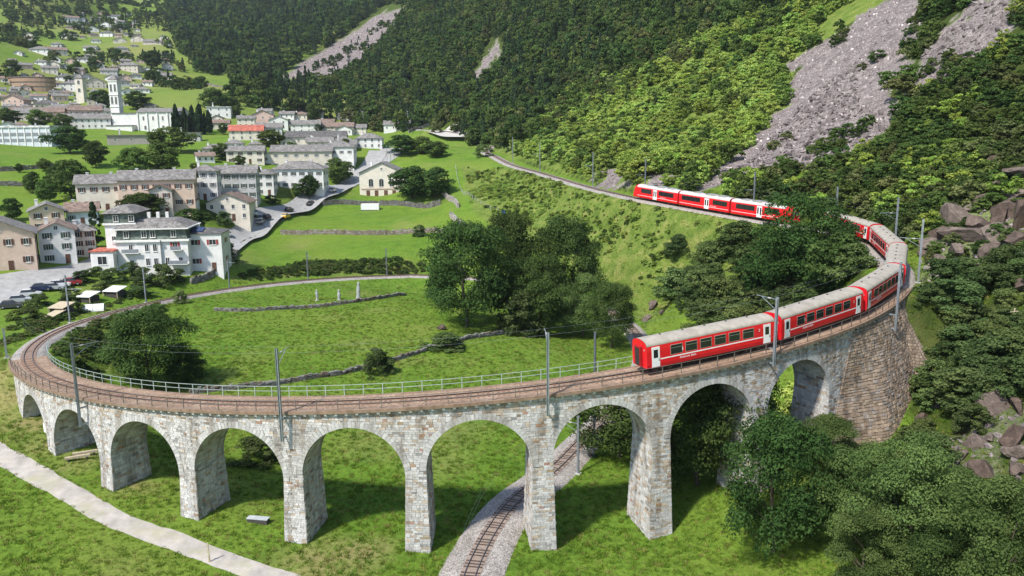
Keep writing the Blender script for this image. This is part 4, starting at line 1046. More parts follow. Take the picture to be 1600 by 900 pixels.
FAR_M = [far_crown('far_m', 'dome', 34, 1700, .072, MG), far_crown('far_mm', 'shrub', 34, 1650, .072, MG), far_crown('far_mmm', 'dome', 32, 1600, .072, DG), far_crown('far_mmmm', 'shrub', 34, 1620, .07, OG)]
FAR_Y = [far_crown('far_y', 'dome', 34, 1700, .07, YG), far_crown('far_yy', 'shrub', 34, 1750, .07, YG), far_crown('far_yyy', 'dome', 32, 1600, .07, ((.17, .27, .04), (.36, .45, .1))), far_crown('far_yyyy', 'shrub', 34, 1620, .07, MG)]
CLR1 = gpoly([(425, 138), (470, 100), (560, 40), (600, 8), (640, 8), (605, 62), (545, 118), (500, 138)]); CLR2 = gpoly([(732, 140), (768, 58), (790, 70), (775, 125)])
def forest(name, label, pxpoly, spacing, h0, h1, src, seed, wf=.85, dens=None, tmin=4.5, conif=None):
    Q = in_region(pxpoly, spacing, seed); rs = np.random.default_rng(seed)
    if len(Q) == 0: return
    if name not in ('scree_edge_shrubs', 'rock_shrubs', 'main_scree_shrubs', 'boulder_field_shrubs'): Q = Q[(scree_mask(Q) < .2) & ~inpoly(Q, CLR1) & ~inpoly(Q, CLR2)]
    Q = clear_track(Q, tmin)
    if dens is not None: Q = Q[vnoise(Q, dens[0], seed) > dens[1]]
    h = rs.uniform(h0, h1, len(Q))*(.75+.5*vnoise(Q, 1/25., seed+1)); w = h*rs.uniform(.75, 1.25, len(Q))*wf
    P = np.c_[Q, hgt(Q[:, 0], Q[:, 1])-.25]
    print(name, len(P)); return scatter(name, label, P, np.c_[w, w, h], np.c_[0*w, 0*w, rs.random(len(w))*6.28], src)
forest('sun_tinted_scrub', 'yellow green scrub above the line, sunlight put into its bright foliage colour', [(800, 238), (830, 205), (880, 150), (1000, 105), (1200, 25), (1340, -20), (1400, -10), (1300, 55), (1240, 100), (1240, 160), (1160, 250), (1090, 290), (1000, 296), (920, 275)], 3.1, 2.6, 6.2, FAR_Y, 1, 1.05, dens=(1/12., .34))  # scrub green, brightened so the colour carries the sunlit patch
forest('dark_wood', 'mixed wood on the mountainside, cloud shade put into its dark foliage colour', [(700, 205), (805, 237), (835, 205), (880, 150), (1000, 105), (1200, 25), (1340, -20), (1300, -60), (560, -60), (600, 30), (480, 125), (560, 170), (640, 192)], 5.0, 5, 11, FAR_D+FAR_M, 2, .8)  # darker species mix stands in for the cloud shadow on this slope
forest('distant_wood', 'distant conifer and broadleaf wood above the valley, darkened for cloud shade', [(268, -40), (262, 20), (275, 70), (310, 115), (400, 125), (440, 130), (490, 125), (600, 28), (640, -60), (600, -120), (300, -120)], 8., 7, 15, FAR_D+FAR_M[:1], 3, .75)  # cloud shadow on the upper mountain put into the dark crowns
forest('slope_shrubs', 'deep green shrubs covering the slope behind the train', [(1150, 268), (1270, 266), (1330, 240), (1420, 170), (1460, 140), (1560, 60), (1600, 10), (1680, -40), (1680, 420), (1600, 330), (1520, 330), (1440, 400), (1400, 375), (1330, 345), (1235, 330), (1130, 305)], 2.5, 1.6, 4.6, FAR_M+FAR_Y[2:], 4, 1.15, dens=(1/9., .38), tmin=4.2)
forest('scree_shrubs', 'shrubs growing in islands between the boulder fields', [(1340, 130), (1400, 95), (1440, 20), (1480, -10), (1540, -20), (1470, 80), (1420, 150), (1370, 165)], 3.4, 3., 6., FAR_M, 5, 1.2)
forest('slope_tufts', 'low weeds and small shrubs on the grassy slope below the train', [(730, 262), (790, 262), (1000, 320), (1200, 358), (1240, 375), (1100, 430), (1000, 450), (880, 420), (800, 345), (735, 320)], 1.3, .35, 1.2, FAR_Y, 6, 1.7, dens=(1/6., .4), tmin=3.2)
forest('bank_weeds', 'tall dark weeds on the bank above the far track', [(362, 437), (420, 420), (480, 409), (662, 409), (664, 427), (560, 428), (480, 431)], 1.1, .6, 1.3, FAR_M, 31, 1.6, tmin=2.6)
forest('inner_bank_weeds', 'tall weeds on the bank inside the left bend', [(85, 545), (130, 510), (200, 487), (262, 474), (250, 490), (190, 520), (150, 590), (110, 580)], 1.1, .6, 1.5, FAR_M, 32, 1.5, dens=(1/6., .4), tmin=2.6)
forest('outer_bank_weeds', 'weeds on the bank outside the left bend', [(0, 520), (60, 500), (130, 480), (200, 468), (120, 495), (50, 525), (10, 560)], 1.3, .5, 1.3, FAR_M, 33, 1.6, dens=(1/6., .42), tmin=2.6)
forest('track_side_scrub', 'bright scrub along the uphill side of the line', [(800, 236), (845, 258), (925, 283), (1000, 300), (1100, 318), (1150, 270), (1000, 280), (900, 250)], 3.2, 1.8, 4.2, FAR_Y, 8, 1.2, dens=(1/12., .42), tmin=3.8)
forest('valley_hedges', 'trees and hedges dotted between the far fields and hamlets', [(0, -30), (265, -30), (265, 75), (300, 125), (360, 150), (380, 190), (200, 110), (0, 135)], 10., 4, 9.5, FAR_D+FAR_M, 12, .95, dens=(1/50., .5))
forest('foot_trees', 'broadleaf trees along the foot of the mountain behind the village', [(380, 128), (440, 130), (560, 172), (640, 195), (700, 208), (640, 210), (560, 192), (440, 180), (390, 170), (360, 150)], 8., 7, 13, FAR_D, 13, .85, dens=(1/30., .4))
forest('edge_wood', 'green trees at the lower edge of the mountain wood', [(500, 160), (560, 165), (700, 196), (800, 222), (800, 236), (740, 214), (640, 205), (520, 185)], 7., 6, 11, FAR_M, 14, .9, dens=(1/25., .35))
forest('rock_shrubs', 'shrubs and weeds growing between the dark rocks above the retaining wall', [(1440, 470), (1450, 395), (1500, 340), (1660, 250), (1660, 440), (1500, 450)], 2.6, .9, 2.6, FAR_M, 41, 1.3, dens=(1/6., .45), tmin=3.5)
forest('scree_edge_shrubs', 'scattered shrubs breaking up the distant scree', [(470, 118), (560, 60), (640, 14), (605, 58), (545, 108), (500, 126)], 9, 2.5, 6, FAR_D, 42, 1.1, dens=(1/20., .5))
forest('main_scree_shrubs', 'green shrub patches breaking into the main scree', [(1150, 262), (1240, 150), (1310, 50), (1470, 0), (1420, 160), (1330, 240)], 2.6, 1.2, 3.2, FAR_M, 43, 1.25, dens=(1/16., .62))
forest('boulder_field_shrubs', 'green shrub patches in the top right boulder field', [(1440, 120), (1530, 0), (1600, 0), (1560, 60), (1460, 140)], 2.6, 1.2, 3.2, FAR_M, 44, 1.25, dens=(1/14., .58))
forest('transition_wood', 'mid green trees where the dark wood meets the bright scrub', [(790, 232), (840, 190), (900, 120), (1010, 80), (1200, 0), (1340, -40), (1345, -5), (1220, 55), (1020, 135), (905, 180), (850, 232)], 5.5, 4., 8.5, FAR_M, 51, .9, dens=(1/18., .42))
# ---------------------------------------------------------------- roads and path
asph = simple('asphalt', (.3, .297, .293), .9, .2, .8, bmp=.3, dirt=(.37, .362, .35)); gravel = simple('gravel_path', (.38, .35, .32), .95, .25, .6, bmp=.6, dirt=(.33, .32, .2))
def road(name, pts, hw, mat, lift=.07, step=1.2):
    V, Fc, D = drape(pts, step, lift, 7, hw)
    if name == 'farm_path':
        V = V.reshape(-1, 7, 3); j = (RNG.random((len(V), 2))-.5)*.5
        for e, k in ((0, 0), (6, 1)): V[:, e] += (V[:, 3]-V[:, e])*(j[:, k:k+1]*.35+.0); V[:, e, 2] = hgt(V[:, e, 0], V[:, e, 1])+.03
        V = V.reshape(-1, 3)
    tag(obj(name, mesh(name, V, Fc, mat, smooth=True)), kind='structure'); return D
ROAD = road('road', [(300, 418), (340, 395), (370, 374), (405, 353), (445, 332), (485, 315), (522, 297), (550, 284), (572, 266), (585, 250), (592, 236)], 4.5, asph, .28)
road('street', [(-60, 480), (0, 452), (50, 440), (100, 428), (150, 412), (165, 400)], [6, 6, 5, 3.2, 2.6], asph)
road('farm_path', [(-60, 672), (-25, 697), (0, 713), (60, 746), (120, 780), (190, 816), (280, 853), (360, 881), (440, 908), (540, 945)], [1.5, 1.4, 1.25, 1.2, 1.2], gravel)
road('yard', [(575, 262), (595, 252), (610, 240), (612, 231)], 5.5, asph, .1)
road('gravel_lot', [(688, 205), (712, 212), (740, 214)], 9., simple('pale_gravel', (.45, .43, .39), .95, .15, .3), .15)
marking = simple('road_marking', (.75, .75, .72), .8, .1, 2.)
for s0 in range(6, len(ROAD)-8, 7):
    P = ROAD[s0:s0+3].copy(); P[:, 2] = hgt(P[:, 0], P[:, 1])+.16
    V, Fc = strip(P, .08, 0, 0, 0, 2)
    tag(obj('lane_marking', mesh('lane_marking', V, Fc, marking)), kind='structure')

# ---------------------------------------------------------------- village
WALLC = {'white': (.72, .71, .69), 'cream': (.68, .62, .53), 'peach': (.66, .5, .4), 'grey': (.5, .5, .49), 'beige': (.6, .54, .47), 'pink': (.6, .44, .37), 'stone': (.33, .3, .27), 'blue': (.6, .63, .68), 'brown': (.36, .24, .17), 'yellow': (.62, .55, .4)}
WM = {k: simple('plaster_'+k, v, .9, .10, .7, bmp=.15, dirt=tuple(x*.82 for x in v)) for k, v in WALLC.items()}
def roofmat(name, c):
    m, n, b = nt(name); co = coords(n); v = node(n, 'ShaderNodeTexVoronoi'); v.inputs['Scale'].default_value = 1.6; L(n, co, v.inputs['Vector'])
    w = node(n, 'ShaderNodeTexWhiteNoise'); L(n, v.outputs['Position'], w.inputs['Vector'])
    g = mix(n, 1., ramp(n, noise(n, co, .4, 5), [(.3, tuple(x*.75 for x in c)), (.7, tuple(x*1.2 for x in c))]), ramp(n, w.outputs['Value'], [(0, (.6,)*3), (1, (1.3,)*3)]), 'MULTIPLY')
    L(n, g, b.inputs['Base Color']); b.inputs['Roughness'].default_value = .85; bump(n, b, w.outputs['Value'], .6, .06); return m
RM = {'slate': roofmat('slate_roof', (.19, .178, .168)), 'brown': roofmat('brown_roof', (.21, .15, .12)), 'dark': roofmat('dark_roof', (.11, .105, .1)), 'red': roofmat('red_roof', (.42, .12, .08)), 'green': roofmat('copper_green_roof', (.12, .15, .125)), 'white': roofmat('pale_roof', (.62, .63, .65))}
trim = {'white': simple('trim_white', (.75, .74, .72), .7, .08), 'brown': simple('shutter_brown', (.12, .06, .04), .8, .2), 'red': simple('shutter_red', (.3, .05, .05), .8, .2), 'green': simple('shutter_green', (.07, .1, .08), .8, .2), 'grey': simple('shutter_grey', (.22, .24, .26), .8, .2)}
m, n, b = nt('window_glass'); b.inputs['Base Color'].default_value = (.03, .034, .04, 1); b.inputs['Roughness'].default_value = .15
pane_m = m
_wm = {}
def window_parts(w, h, sh, arched=False):
    key = (round(w, 2), round(h, 2), sh, arched)
    if key in _wm: return _wm[key]
    f = MB(); t = .09
    f.box(-w/2-t, w/2+t, -.05, .02, -h/2-t, -h/2); f.box(-w/2-t, w/2+t, -.05, .02, h/2, h/2+t); f.box(-w/2-t, -w/2, -.05, .02, -h/2, h/2); f.box(w/2, w/2+t, -.05, .02, -h/2, h/2); f.box(-.03, .03, -.035, .0, -h/2, h/2)
    f.box(-w/2-.14, w/2+.14, -.12, .02, -h/2-t-.07, -h/2-t)
    fm = f.me('window', trim['white'])
    g = MB()
    if arched:
        pts = [(-w/2, -h/2), (w/2, -h/2)]+[(w/2*math.cos(a), h/2-w/2+w/2*math.sin(a)) for a in np.linspace(0, math.pi, 9)]
        g.add([(x, -.02, z) for x, z in pts], [tuple(range(len(pts)))])
    else: g.box(-w/2+.001, w/2-.001, -.018, .01, -h/2+.001, h/2-.001)
    gm_ = g.me('pane', pane_m); sm = None
    if sh:
        s = MB(); s.box(-.24, .24, -.07, -.02, -h/2, h/2); sm = s.me('shutter', trim[sh])
    _wm[key] = (fm, gm_, sm); return _wm[key]
def add_window(parent, x, y, z, rz, w, h, sh, fine, arched=False):
    fm, gm_, sm = window_parts(w, h, sh, arched)
    o = obj('window', fm, parent, (x, y, z), rz); obj('pane', gm_, o)
    if sm and fine:
        for s in (-1, 1): obj('shutter', sm, o, (s*(w/2+.3), 0, 0))
    return o
def house(label, x, y, z, rz, w, d, h, wall, roof, kind_='hip', cols=3, rows=None, side=2, sh='brown', pitch=.45, eave=.6, chim=1, fine=True, door=True, cat='house', name='house', group=None, win=(.85, 1.25), wcols_skip=()):
    o = tag(empty(name, (x, y, z), rz), label, cat, group)
    wl = MB(); b_ = 3.5
    pts = [(-w/2, -d/2), (w/2, -d/2), (w/2, d/2), (-w/2, d/2)]
    if kind_ == 'gable_front':     # ridge runs front to back
        rh = w/2*pitch
        V = [(px_, py_, -b_) for px_, py_ in pts]+[(px_, py_, h) for px_, py_ in pts]+[(0, -d/2, h+rh), (0, d/2, h+rh)]
        wl.add(V, [(0, 1, 5, 8, 4), (2, 3, 7, 9, 6), (1, 2, 6, 5), (3, 0, 4, 7)])
    elif kind_ == 'gable_side':
        rh = d/2*pitch
        V = [(px_, py_, -b_) for px_, py_ in pts]+[(px_, py_, h) for px_, py_ in pts]+[(-w/2, 0, h+rh), (w/2, 0, h+rh)]
        wl.add(V, [(0, 1, 5, 4), (2, 3, 7, 6), (1, 2, 6, 9, 5), (3, 0, 4, 8, 7)])
    else:
        rh = min(w, d)/2*pitch; wl.box(-w/2, w/2, -d/2, d/2, -b_, h)
    wl.build('wall', WM[wall], o)
    r = MB(); e = eave; t = .16; W, Dp = w/2+e, d/2+e; ez = h-e*pitch
    if kind_ == 'gable_front':
        for s in (-1, 1):
            P = [(s*W, -Dp, ez), (0, -Dp, h+rh), (0, Dp, h+rh), (s*W, Dp, ez)]; 
            if s < 0: P = P[::-1]
            r.add([(a_, c_, z_+.02) for a_, c_, z_ in P]+[(a_, c_, z_+t+.02) for a_, c_, z_ in P], [(3, 2, 1, 0), (4, 5, 6, 7)]+[(i, (i+1) % 4, 4+(i+1) % 4, 4+i) for i in range(4)])
    elif kind_ == 'gable_side':
        for s in (-1, 1):
            P = [(-W, s*Dp, ez), (W, s*Dp, ez), (W, 0, h+rh), (-W, 0, h+rh)]
            if s > 0: P = P[::-1]
            r.add([(a_, c_, z_+.02) for a_, c_, z_ in P]+[(a_, c_, z_+t+.02) for a_, c_, z_ in P], [(3, 2, 1, 0), (4, 5, 6, 7)]+[(i, (i+1) % 4, 4+(i+1) % 4, 4+i) for i in range(4)])
    elif kind_ == 'flat':
        r.box(-W, W, -Dp, Dp, h+.01, h+.3)
    else:
        k = max(0., (w-d)/2); k2 = max(0., (d-w)/2)
        P = [(-W, -Dp, ez), (W, -Dp, ez), (W, Dp, ez), (-W, Dp, ez)]
        rid = [(-k, -k2, h+rh), (k, k2, h+rh)] if w >= d else [(0, -k2, h+rh), (0, k2, h+rh)]
        V = [(a_, c_, z_+.02) for a_, c_, z_ in P]+[(a_, c_, z_+t) for a_, c_, z_ in P]+[(a_, c_, z_+t+.02) for a_, c_, z_ in rid]
        if w >= d: Fr = [(4, 5, 9, 8), (5, 6, 9), (6, 7, 8, 9), (7, 4, 8)]
        else: Fr = [(4, 5, 8), (5, 6, 9, 8), (6, 7, 9), (7, 4, 8, 9)]
        r.add(V, [(0, 1, 5, 4), (1, 2, 6, 5), (2, 3, 7, 6), (3, 0, 4, 7), (3, 2, 1, 0)]+Fr)
    rf = r.build('roof', RM[roof], o)
    for i in range(chim):
        c_ = MB(); cx = (-.28+.5*i)*w; cyy = .1*d; zt = h+rh*.75
        c_.box(cx-.35, cx+.35, cyy-.35, cyy+.35, h, zt+1.1); c_.box(cx-.45, cx+.45, cyy-.45, cyy+.45, zt+1.1, zt+1.25); c_.build('chimney', WM['white' if wall != 'stone' else 'grey'], rf)
    rows = rows or max(1, int(round(h/2.9))); fh = h/rows
    for j in range(rows):
        zc = fh*(j+.55)
        for i in range(cols):
            if (i, j) in wcols_skip: continue
            xx = -w/2+w*(i+.5)/cols
            if door and j == 0 and i == cols//2 and fine:
                dm = MB(); dm.box(xx-.5, xx+.5, -d/2-.06, -d/2+.02, -.1, 2.05); dd = dm.build('door', trim['brown'], o)
                hm = MB(); hm.box(xx+.34, xx+.4, -d/2-.12, -d/2-.06, .95, 1.1); hm.build('handle', galv, dd); continue
            add_window(o, xx, -d/2-.01, zc, 0, win[0], min(win[1], fh*.6), sh, fine)
        for i in range(side):
            yy = -d/2+d*(i+.5)/side
            add_window(o, w/2+.01, yy, zc, math.pi/2, win[0], min(win[1], fh*.6), sh, fine); add_window(o, -w/2-.01, yy, zc, -math.pi/2, win[0], min(win[1], fh*.6), sh, fine)
    if kind_ == 'gable_front' and fine: add_window(o, 0, -d/2-.01, h+rh*.35, 0, .7, .8, None, False)
    return o
def hpx(x0, x1, yt, yb, label, wall='white', roof='slate', k='hip', rz=0., depth=None, dz=0., **kw):
    """house whose front wall spans the photo box x0..x1, yt..yb, set on the ground there"""
    xc = (x0+x1)/2; rz += .85*math.atan((800-xc)/FPX)*(.8 if xc < 560 else .5); g = G(xc, yb); dd = topix(g)[0, 2]; w = (x1-x0)*dd/FPX/max(.7, math.cos(rz-math.atan((800-xc)/FPX))); h = (yb-yt)*dd/FPX
    d = depth or min(max(w*.75, 6), 12); nrm = np.array([math.sin(rz), -math.cos(rz)])
    c = g[:2]-nrm*d/2
    return house(label, c[0], c[1], g[2]+dz, rz, w, d, h, wall, roof, k, **kw)
V0 = 'house'
hpx(-42, 52, 367, 424, 'peach gabled house with brown shutters at the left edge', 'peach', 'slate', 'gable_front', .1, 11, cols=4, rows=2, sh='brown')
hpx(68, 118, 360, 412, 'white gabled house with dark shutters beside the street', 'white', 'brown', 'gable_front', .12, 11, cols=2, rows=3, sh='green')
hpx(52, 100, 330, 362, 'peach gabled house behind the white gabled one', 'peach', 'slate', 'gable_front', .15, 12, cols=2, rows=2, sh='brown')
hpx(108, 152, 330, 352, 'low white house under a long brown roof', 'blue', 'brown', 'gable_side', .1, 9, cols=3, rows=1, sh='grey')
hpx(118, 150, 360, 402, 'beige house with a hipped grey roof left of the dark conifer', 'beige', 'slate', 'hip', .2, 9, cols=2, rows=3, sh='brown')
hpx(126, 193, 287, 330, 'cream row house with tall chimneys at the left of the row', 'cream', 'slate', 'gable_side', .05, 10, cols=4, rows=2, sh='brown', chim=3)
hpx(193, 302, 281, 330, 'long peach row house with brown shutters', 'peach', 'slate', 'gable_side', .0, 11, cols=7, rows=2, sh='brown', chim=2)
hpx(237, 270, 297, 336, 'small gabled house in front of the peach row house', 'beige', 'brown', 'gable_front', .0, 7, cols=2, rows=2, sh='brown')
hpx(268, 308, 314, 335, 'low white annex with a flat brown roof below the row', 'white', 'brown', 'flat', 0, 6, cols=2, rows=1, sh=None, eave=.3, chim=0)
hpx(302, 340, 268, 314, 'tall white corner house with grey shutters', 'white', 'slate', 'hip', -.05, 9, cols=3, rows=3, sh='grey')
hpx(340, 400, 271, 312, 'pale grey row house with green shutters', 'grey', 'slate', 'gable_side', -.05, 10, cols=5, rows=3, sh='green', chim=2)
hpx(326, 389, 317, 345, 'pale gabled house with a wide window band by the road', 'cream', 'brown', 'gable_front', -.1, 11, cols=4, rows=2, sh=None)
hpx(356, 412, 236, 256, 'cream house with a balcony above the grey row house', 'cream', 'slate', 'gable_side', 0, 9, cols=4, rows=2, sh='brown')
hpx(400, 428, 272, 306, 'white house at the right end of the row', 'white', 'slate', 'hip', -.1, 8, cols=2, rows=3, sh='green')
hpx(428, 505, 264, 298, 'white long house with green shutters above the road', 'white', 'slate', 'hip', -.12, 11, cols=6, rows=2, sh='green', chim=2)
hpx(426, 518, 237, 265, 'large beige barn-like house with few windows', 'beige', 'slate', 'gable_side', -.05, 12, cols=6, rows=2, sh='grey', chim=1)
hpx(505, 553, 230, 268, 'tall white house beside the road junction', 'white', 'slate', 'hip', -.1, 10, cols=4, rows=2, sh='grey')
st = hpx(563, 632, 270, 306, 'cream gabled house with three arched windows by the crossing', 'cream', 'slate', 'gable_front', -.05, 12, cols=3, rows=1, sh=None, win=(.1, .1), wcols_skip=((0, 0), (1, 0), (2, 0)), side=0, door=False)
for xx in (-4.2, -.2, 3.8): add_window(st, xx, -6.02, 5.0, 0, 1.7, 3.0, None, False, True)
f = MB(); f.box(-8, 8, -6.2, -6.0, 2.55, 2.95); f.build('string_course', WM['pink'], st)
for xx in (-5.4, -2.2, 1.4, 4.6): f = MB(); f.box(xx-.7, xx+.7, -6.08, -5.98, -.2, 2.1); f.build('doorway', trim['brown'], st)
for a in [(448, 540, 214, 226, 'long low house with a dark roof behind the barn', 'cream', 'dark', 'gable_side', 7), (556, 597, 216, 232, 'white house with a row of dark windows near the fields', 'white', 'slate', 'hip', 4), (360, 410, 205, 220, 'house with a red awning roof below the church', 'cream', 'red', 'gable_side', 4), (395, 428, 180, 198, 'pink house among the upper village roofs', 'pink', 'slate', 'gable_front', 3), (422, 450, 188, 203, 'small white gabled house right of the pink one', 'white', 'slate', 'gable_front', 2), (455, 500, 195, 208, 'low white house in the upper row', 'white', 'slate', 'gable_side', 4), (500, 552, 198, 210, 'beige house at the end of the upper row', 'beige', 'brown', 'gable_side', 4), (325, 360, 168, 184, 'white house with a flat roof right of the cypresses', 'white', 'white', 'flat', 3), (520, 556, 226, 238, 'white gabled house tucked behind the tall white one', 'white', 'slate', 'gable_side', 3), (372, 398, 186, 200, 'cream house left of the pink one', 'cream', 'slate', 'gable_side', 3), (275, 312, 208, 222, 'low grey wall house below the church', 'grey', 'slate', 'flat', 3), (400, 440, 200, 213, 'white house with a broad slate roof below the pink one', 'white', 'slate', 'gable_side', 4), (330, 358, 192, 203, 'cream house right of the church terrace', 'cream', 'brown', 'gable_side', 3), (412, 432, 243, 256, 'narrow white house between the cream and beige houses', 'white', 'slate', 'gable_front', 2), (318, 352, 232, 246, 'pale house behind the tall corner house', 'beige', 'slate', 'hip', 3), (540, 572, 200, 211, 'low cream house at the edge of the fields', 'cream', 'slate', 'gable_side', 3), (470, 505, 178, 189, 'highest white house of the upper row', 'white', 'dark', 'gable_side', 3), (440, 470, 170, 180, 'small beige house below the foot trees', 'beige', 'slate', 'gable_front', 2), (352, 380, 224, 234, 'small white house under the red awning house', 'white', 'slate', 'hip', 3), (480, 520, 222, 232, 'low roofed cream house behind the barn ridge', 'cream', 'slate', 'gable_side', 4), (600, 640, 196, 206, 'lone white house at the foot of the mountain', 'white', 'slate', 'gable_side', 4), (100, 170, 186, 202, 'long white house left of the church', 'white', 'slate', 'gable_side', 8), (20, 95, 176, 190, 'long pale pink house in the upper left', 'pink', 'brown', 'gable_side', 7), (172, 240, 212, 226, 'low grey outbuilding in front of the church', 'stone', 'slate', 'flat', 3)]:
    hpx(*a[:5], a[5], a[6], a[7], 0, None, cols=a[8], sh=None, fine=False, chim=1, door=False)
# church: nave, apse, bell tower
g = G(236, 206); dd = topix(g)[0, 2]; mpp = dd/FPX
ch = tag(empty('church', (g[0], g[1]+6, g[2])), 'long white church with a tall bell tower and cypress trees', 'church')
f = MB(); f.box(-19*mpp, 48*mpp, -6, 6, -4, 30*mpp); f.add([(-19*mpp, -6, 30*mpp), (48*mpp, -6, 30*mpp), (48*mpp, 6, 30*mpp), (-19*mpp, 6, 30*mpp), (-19*mpp, 0, 36*mpp), (48*mpp, 0, 36*mpp)], [(1, 2, 5), (3, 0, 4)]); f.build('nave', WM['white'], ch)
f = MB(); f.box(-60*mpp, -19*mpp, -5, 6, -4, 28*mpp); f.build('transept', WM['white'], ch)
f = MB(); f.box(-64*mpp, -24*mpp, -10, -5, -4, 9*mpp); f.build('porch', WM['white'], ch)
f = MB()
f.add([(-21*mpp, -6.7, 29.6*mpp), (49*mpp, -6.7, 29.6*mpp), (49*mpp, 0, 36.5*mpp), (-21*mpp, 0, 36.5*mpp), (-21*mpp, 6.7, 29.6*mpp), (49*mpp, 6.7, 29.6*mpp)], [(0, 1, 2, 3), (3, 2, 5, 4)]); f.box(-61*mpp, -19.5*mpp, -5.5, 6.3, 28*mpp, 29*mpp); f.box(-65*mpp, -23*mpp, -10.4, -5, 9*mpp, 10*mpp); f.build('roof', RM['slate'], ch)
for xx in (-10, 5, 20, 35): add_window(ch, xx*mpp, -6.03, 20*mpp, 0, .9, 2.2, None, False, True)
for xx in (-8, 20): add_window(ch, xx*mpp, -6.03, 6*mpp, 0, 1.2, 2.2, None, False, True)
for xx in (-18.6, -4, 12, 28, 47): f = MB(); f.box(xx*mpp-.3, xx*mpp+.3, -6.6, -6, -4, 28*mpp); f.build('buttress', WM['white'], ch)
tx = -57*mpp; tw = 6.8*mpp
f = MB(); f.box(tx-tw, tx+tw, -3, -3+2*tw, -4, 78*mpp); f.build('bell_tower', WM['white'], ch)
f = MB()
for zz in (38, 56, 77): f.box(tx-tw-.3, tx+tw+.3, -3.3, -2.7+2*tw, zz*mpp, zz*mpp+.5)
f.build('tower_cornice', trim['white'], ch)
for zz in (48, 67):
    for s in (-.45, .45): add_window(ch, tx+s*tw, -3.03, zz*mpp, 0, 1.1, 4.0, None, False, True)
f = MB(); f.add([(tx-tw-.4, -3.4, 78*mpp+.5), (tx+tw+.4, -3.4, 78*mpp+.5), (tx+tw+.4, -2.6+2*tw, 78*mpp+.5), (tx-tw-.4, -2.6+2*tw, 78*mpp+.5), (tx, -3+tw, 88*mpp)], [(0, 1, 4), (1, 2, 4), (2, 3, 4), (3, 0, 4)]); f.build('tower_roof', RM['slate'], ch)
g = G(129, 160); dd = topix(g)[0, 2]; mpp = dd/FPX
t2 = tag(empty('bell_tower', g), 'short cream bell tower left of the church', 'tower'); f = MB(); f.box(-6*mpp, 6*mpp, -6*mpp, 6*mpp, -4, 36*mpp); f.build('shaft', WM['cream'], t2)
f = MB(); f.add([(-7*mpp, -7*mpp, 36*mpp), (7*mpp, -7*mpp, 36*mpp), (7*mpp, 7*mpp, 36*mpp), (-7*mpp, 7*mpp, 36*mpp), (0, 0, 43*mpp)], [(0, 1, 4), (1, 2, 4), (2, 3, 4), (3, 0, 4), (3, 2, 1, 0)]); f.build('roof', RM['slate'], t2)
for zz in (30, 18): add_window(t2, 0, -6*mpp-.03, zz*mpp, 0, 1.6, 2.6, None, False, True)
# round arcaded building
g = G(34, 142); dd = topix(g)[0, 2]; mpp = dd/FPX
rb = tag(empty('round_building', (g[0], g[1]+14, g[2])), 'broad round brown building with rows of arcades in the upper village', 'building')
f = MB(); R_ = 36*mpp; k = 28
for lv in range(3):
    for i in range(k):
        a0_, a1_ = 2*math.pi*i/k, 2*math.pi*(i+1)/k
        V = [(R_*math.cos(a)*rr, .6*R_*math.sin(a)*rr, zz) for zz in (lv*3.2-(3 if lv == 0 else 0), lv*3.2+2.2) for (a, rr) in ((a0_, 1), (a1_, 1), (a1_, .94), (a0_, .94))]
        if lv == 0 or i % 1 == 0: f.hexa(V)
f.build('wall', WM['brown'], rb)
f = MB(); f.prism([(R_*1.02*math.cos(a), .61*R_*math.sin(a)) for a in np.linspace(0, 2*math.pi, k, endpoint=False)], 9.2, 9.7); f.build('roof', RM['brown'], rb)
f = MB(); f.prism([(R_*.9*math.cos(a), .52*R_*math.sin(a)) for a in np.linspace(0, 2*math.pi, k, endpoint=False)], -3, 9.2); f.build('inner_wall', WM['cream'], rb)
# industrial hall
g = G(38, 228); dd = topix(g)[0, 2]; mpp = dd/FPX
ih = tag(empty('industrial_hall', (g[0], g[1]+8, g[2])), 'white blue metal hall with vertical panels at the left edge', 'building')
f = MB(); f.box(-60*mpp, 43*mpp, -8, 8, -3, 28*mpp); f.build('wall', WM['blue'], ih); f = MB(); f.box(-61*mpp, 44*mpp, -8.5, 8.5, 28*mpp, 31*mpp); f.build('roof', RM['white'], ih)
for i in range(9): f = MB(); xx = (-55+i*11.5)*mpp; f.box(xx-.2, xx+.2, -8.25, -8, -1, 28*mpp); f.build('panel_rib', trim['white'], ih)
for zz in (9, 18): f = MB(); f.box(-58*mpp, 42*mpp, -8.12, -8, zz*mpp-.8, zz*mpp+.6); f.build('window_band', trim['grey'], ih)
# the white mansion
g = G(228, 428); dd = topix(g)[0, 2]; mpp = dd/FPX; RZ = .12
ma = tag(empty('mansion', (g[0], g[1]+5.5, g[2]), RZ), 'white mansion with green mansard roof, corner tower and red blinds', 'mansion')
def X(p): return (p-228)*mpp
H = lambda p: (428-p)*mpp
f = MB(); f.box(X(183), X(290), -5.5, 5.5, -3, H(378)); f.box(X(213), X(250), -6.1, -5.5, -3, H(378)); f.build('wall', WM['white'], ma)
f = MB(); f.box(X(182)-.3, X(291)+.3, -6.0, 5.8, H(378), H(375)); f.box(X(212), X(251), -6.5, -6.0, H(378), H(375)); f.box(X(182)-.4, X(291)+.4, -6.2, 5.8, H(359), H(357)); f.build('cornice', trim['white'], ma)
f = MB()
def frus(x0, x1, y0, y1, z0, i_, z1): f.hexa([(x0, y0, z0), (x1, y0, z0), (x1, y1, z0), (x0, y1, z0), (x0+i_, y0+i_, z1), (x1-i_, y0+i_, z1), (x1-i_, y1-i_, z1), (x0+i_, y1-i_, z1)])
frus(X(183), X(290), -5.5, 5.5, H(375), .5, H(358)); f.build('mansard', RM['green'], ma)
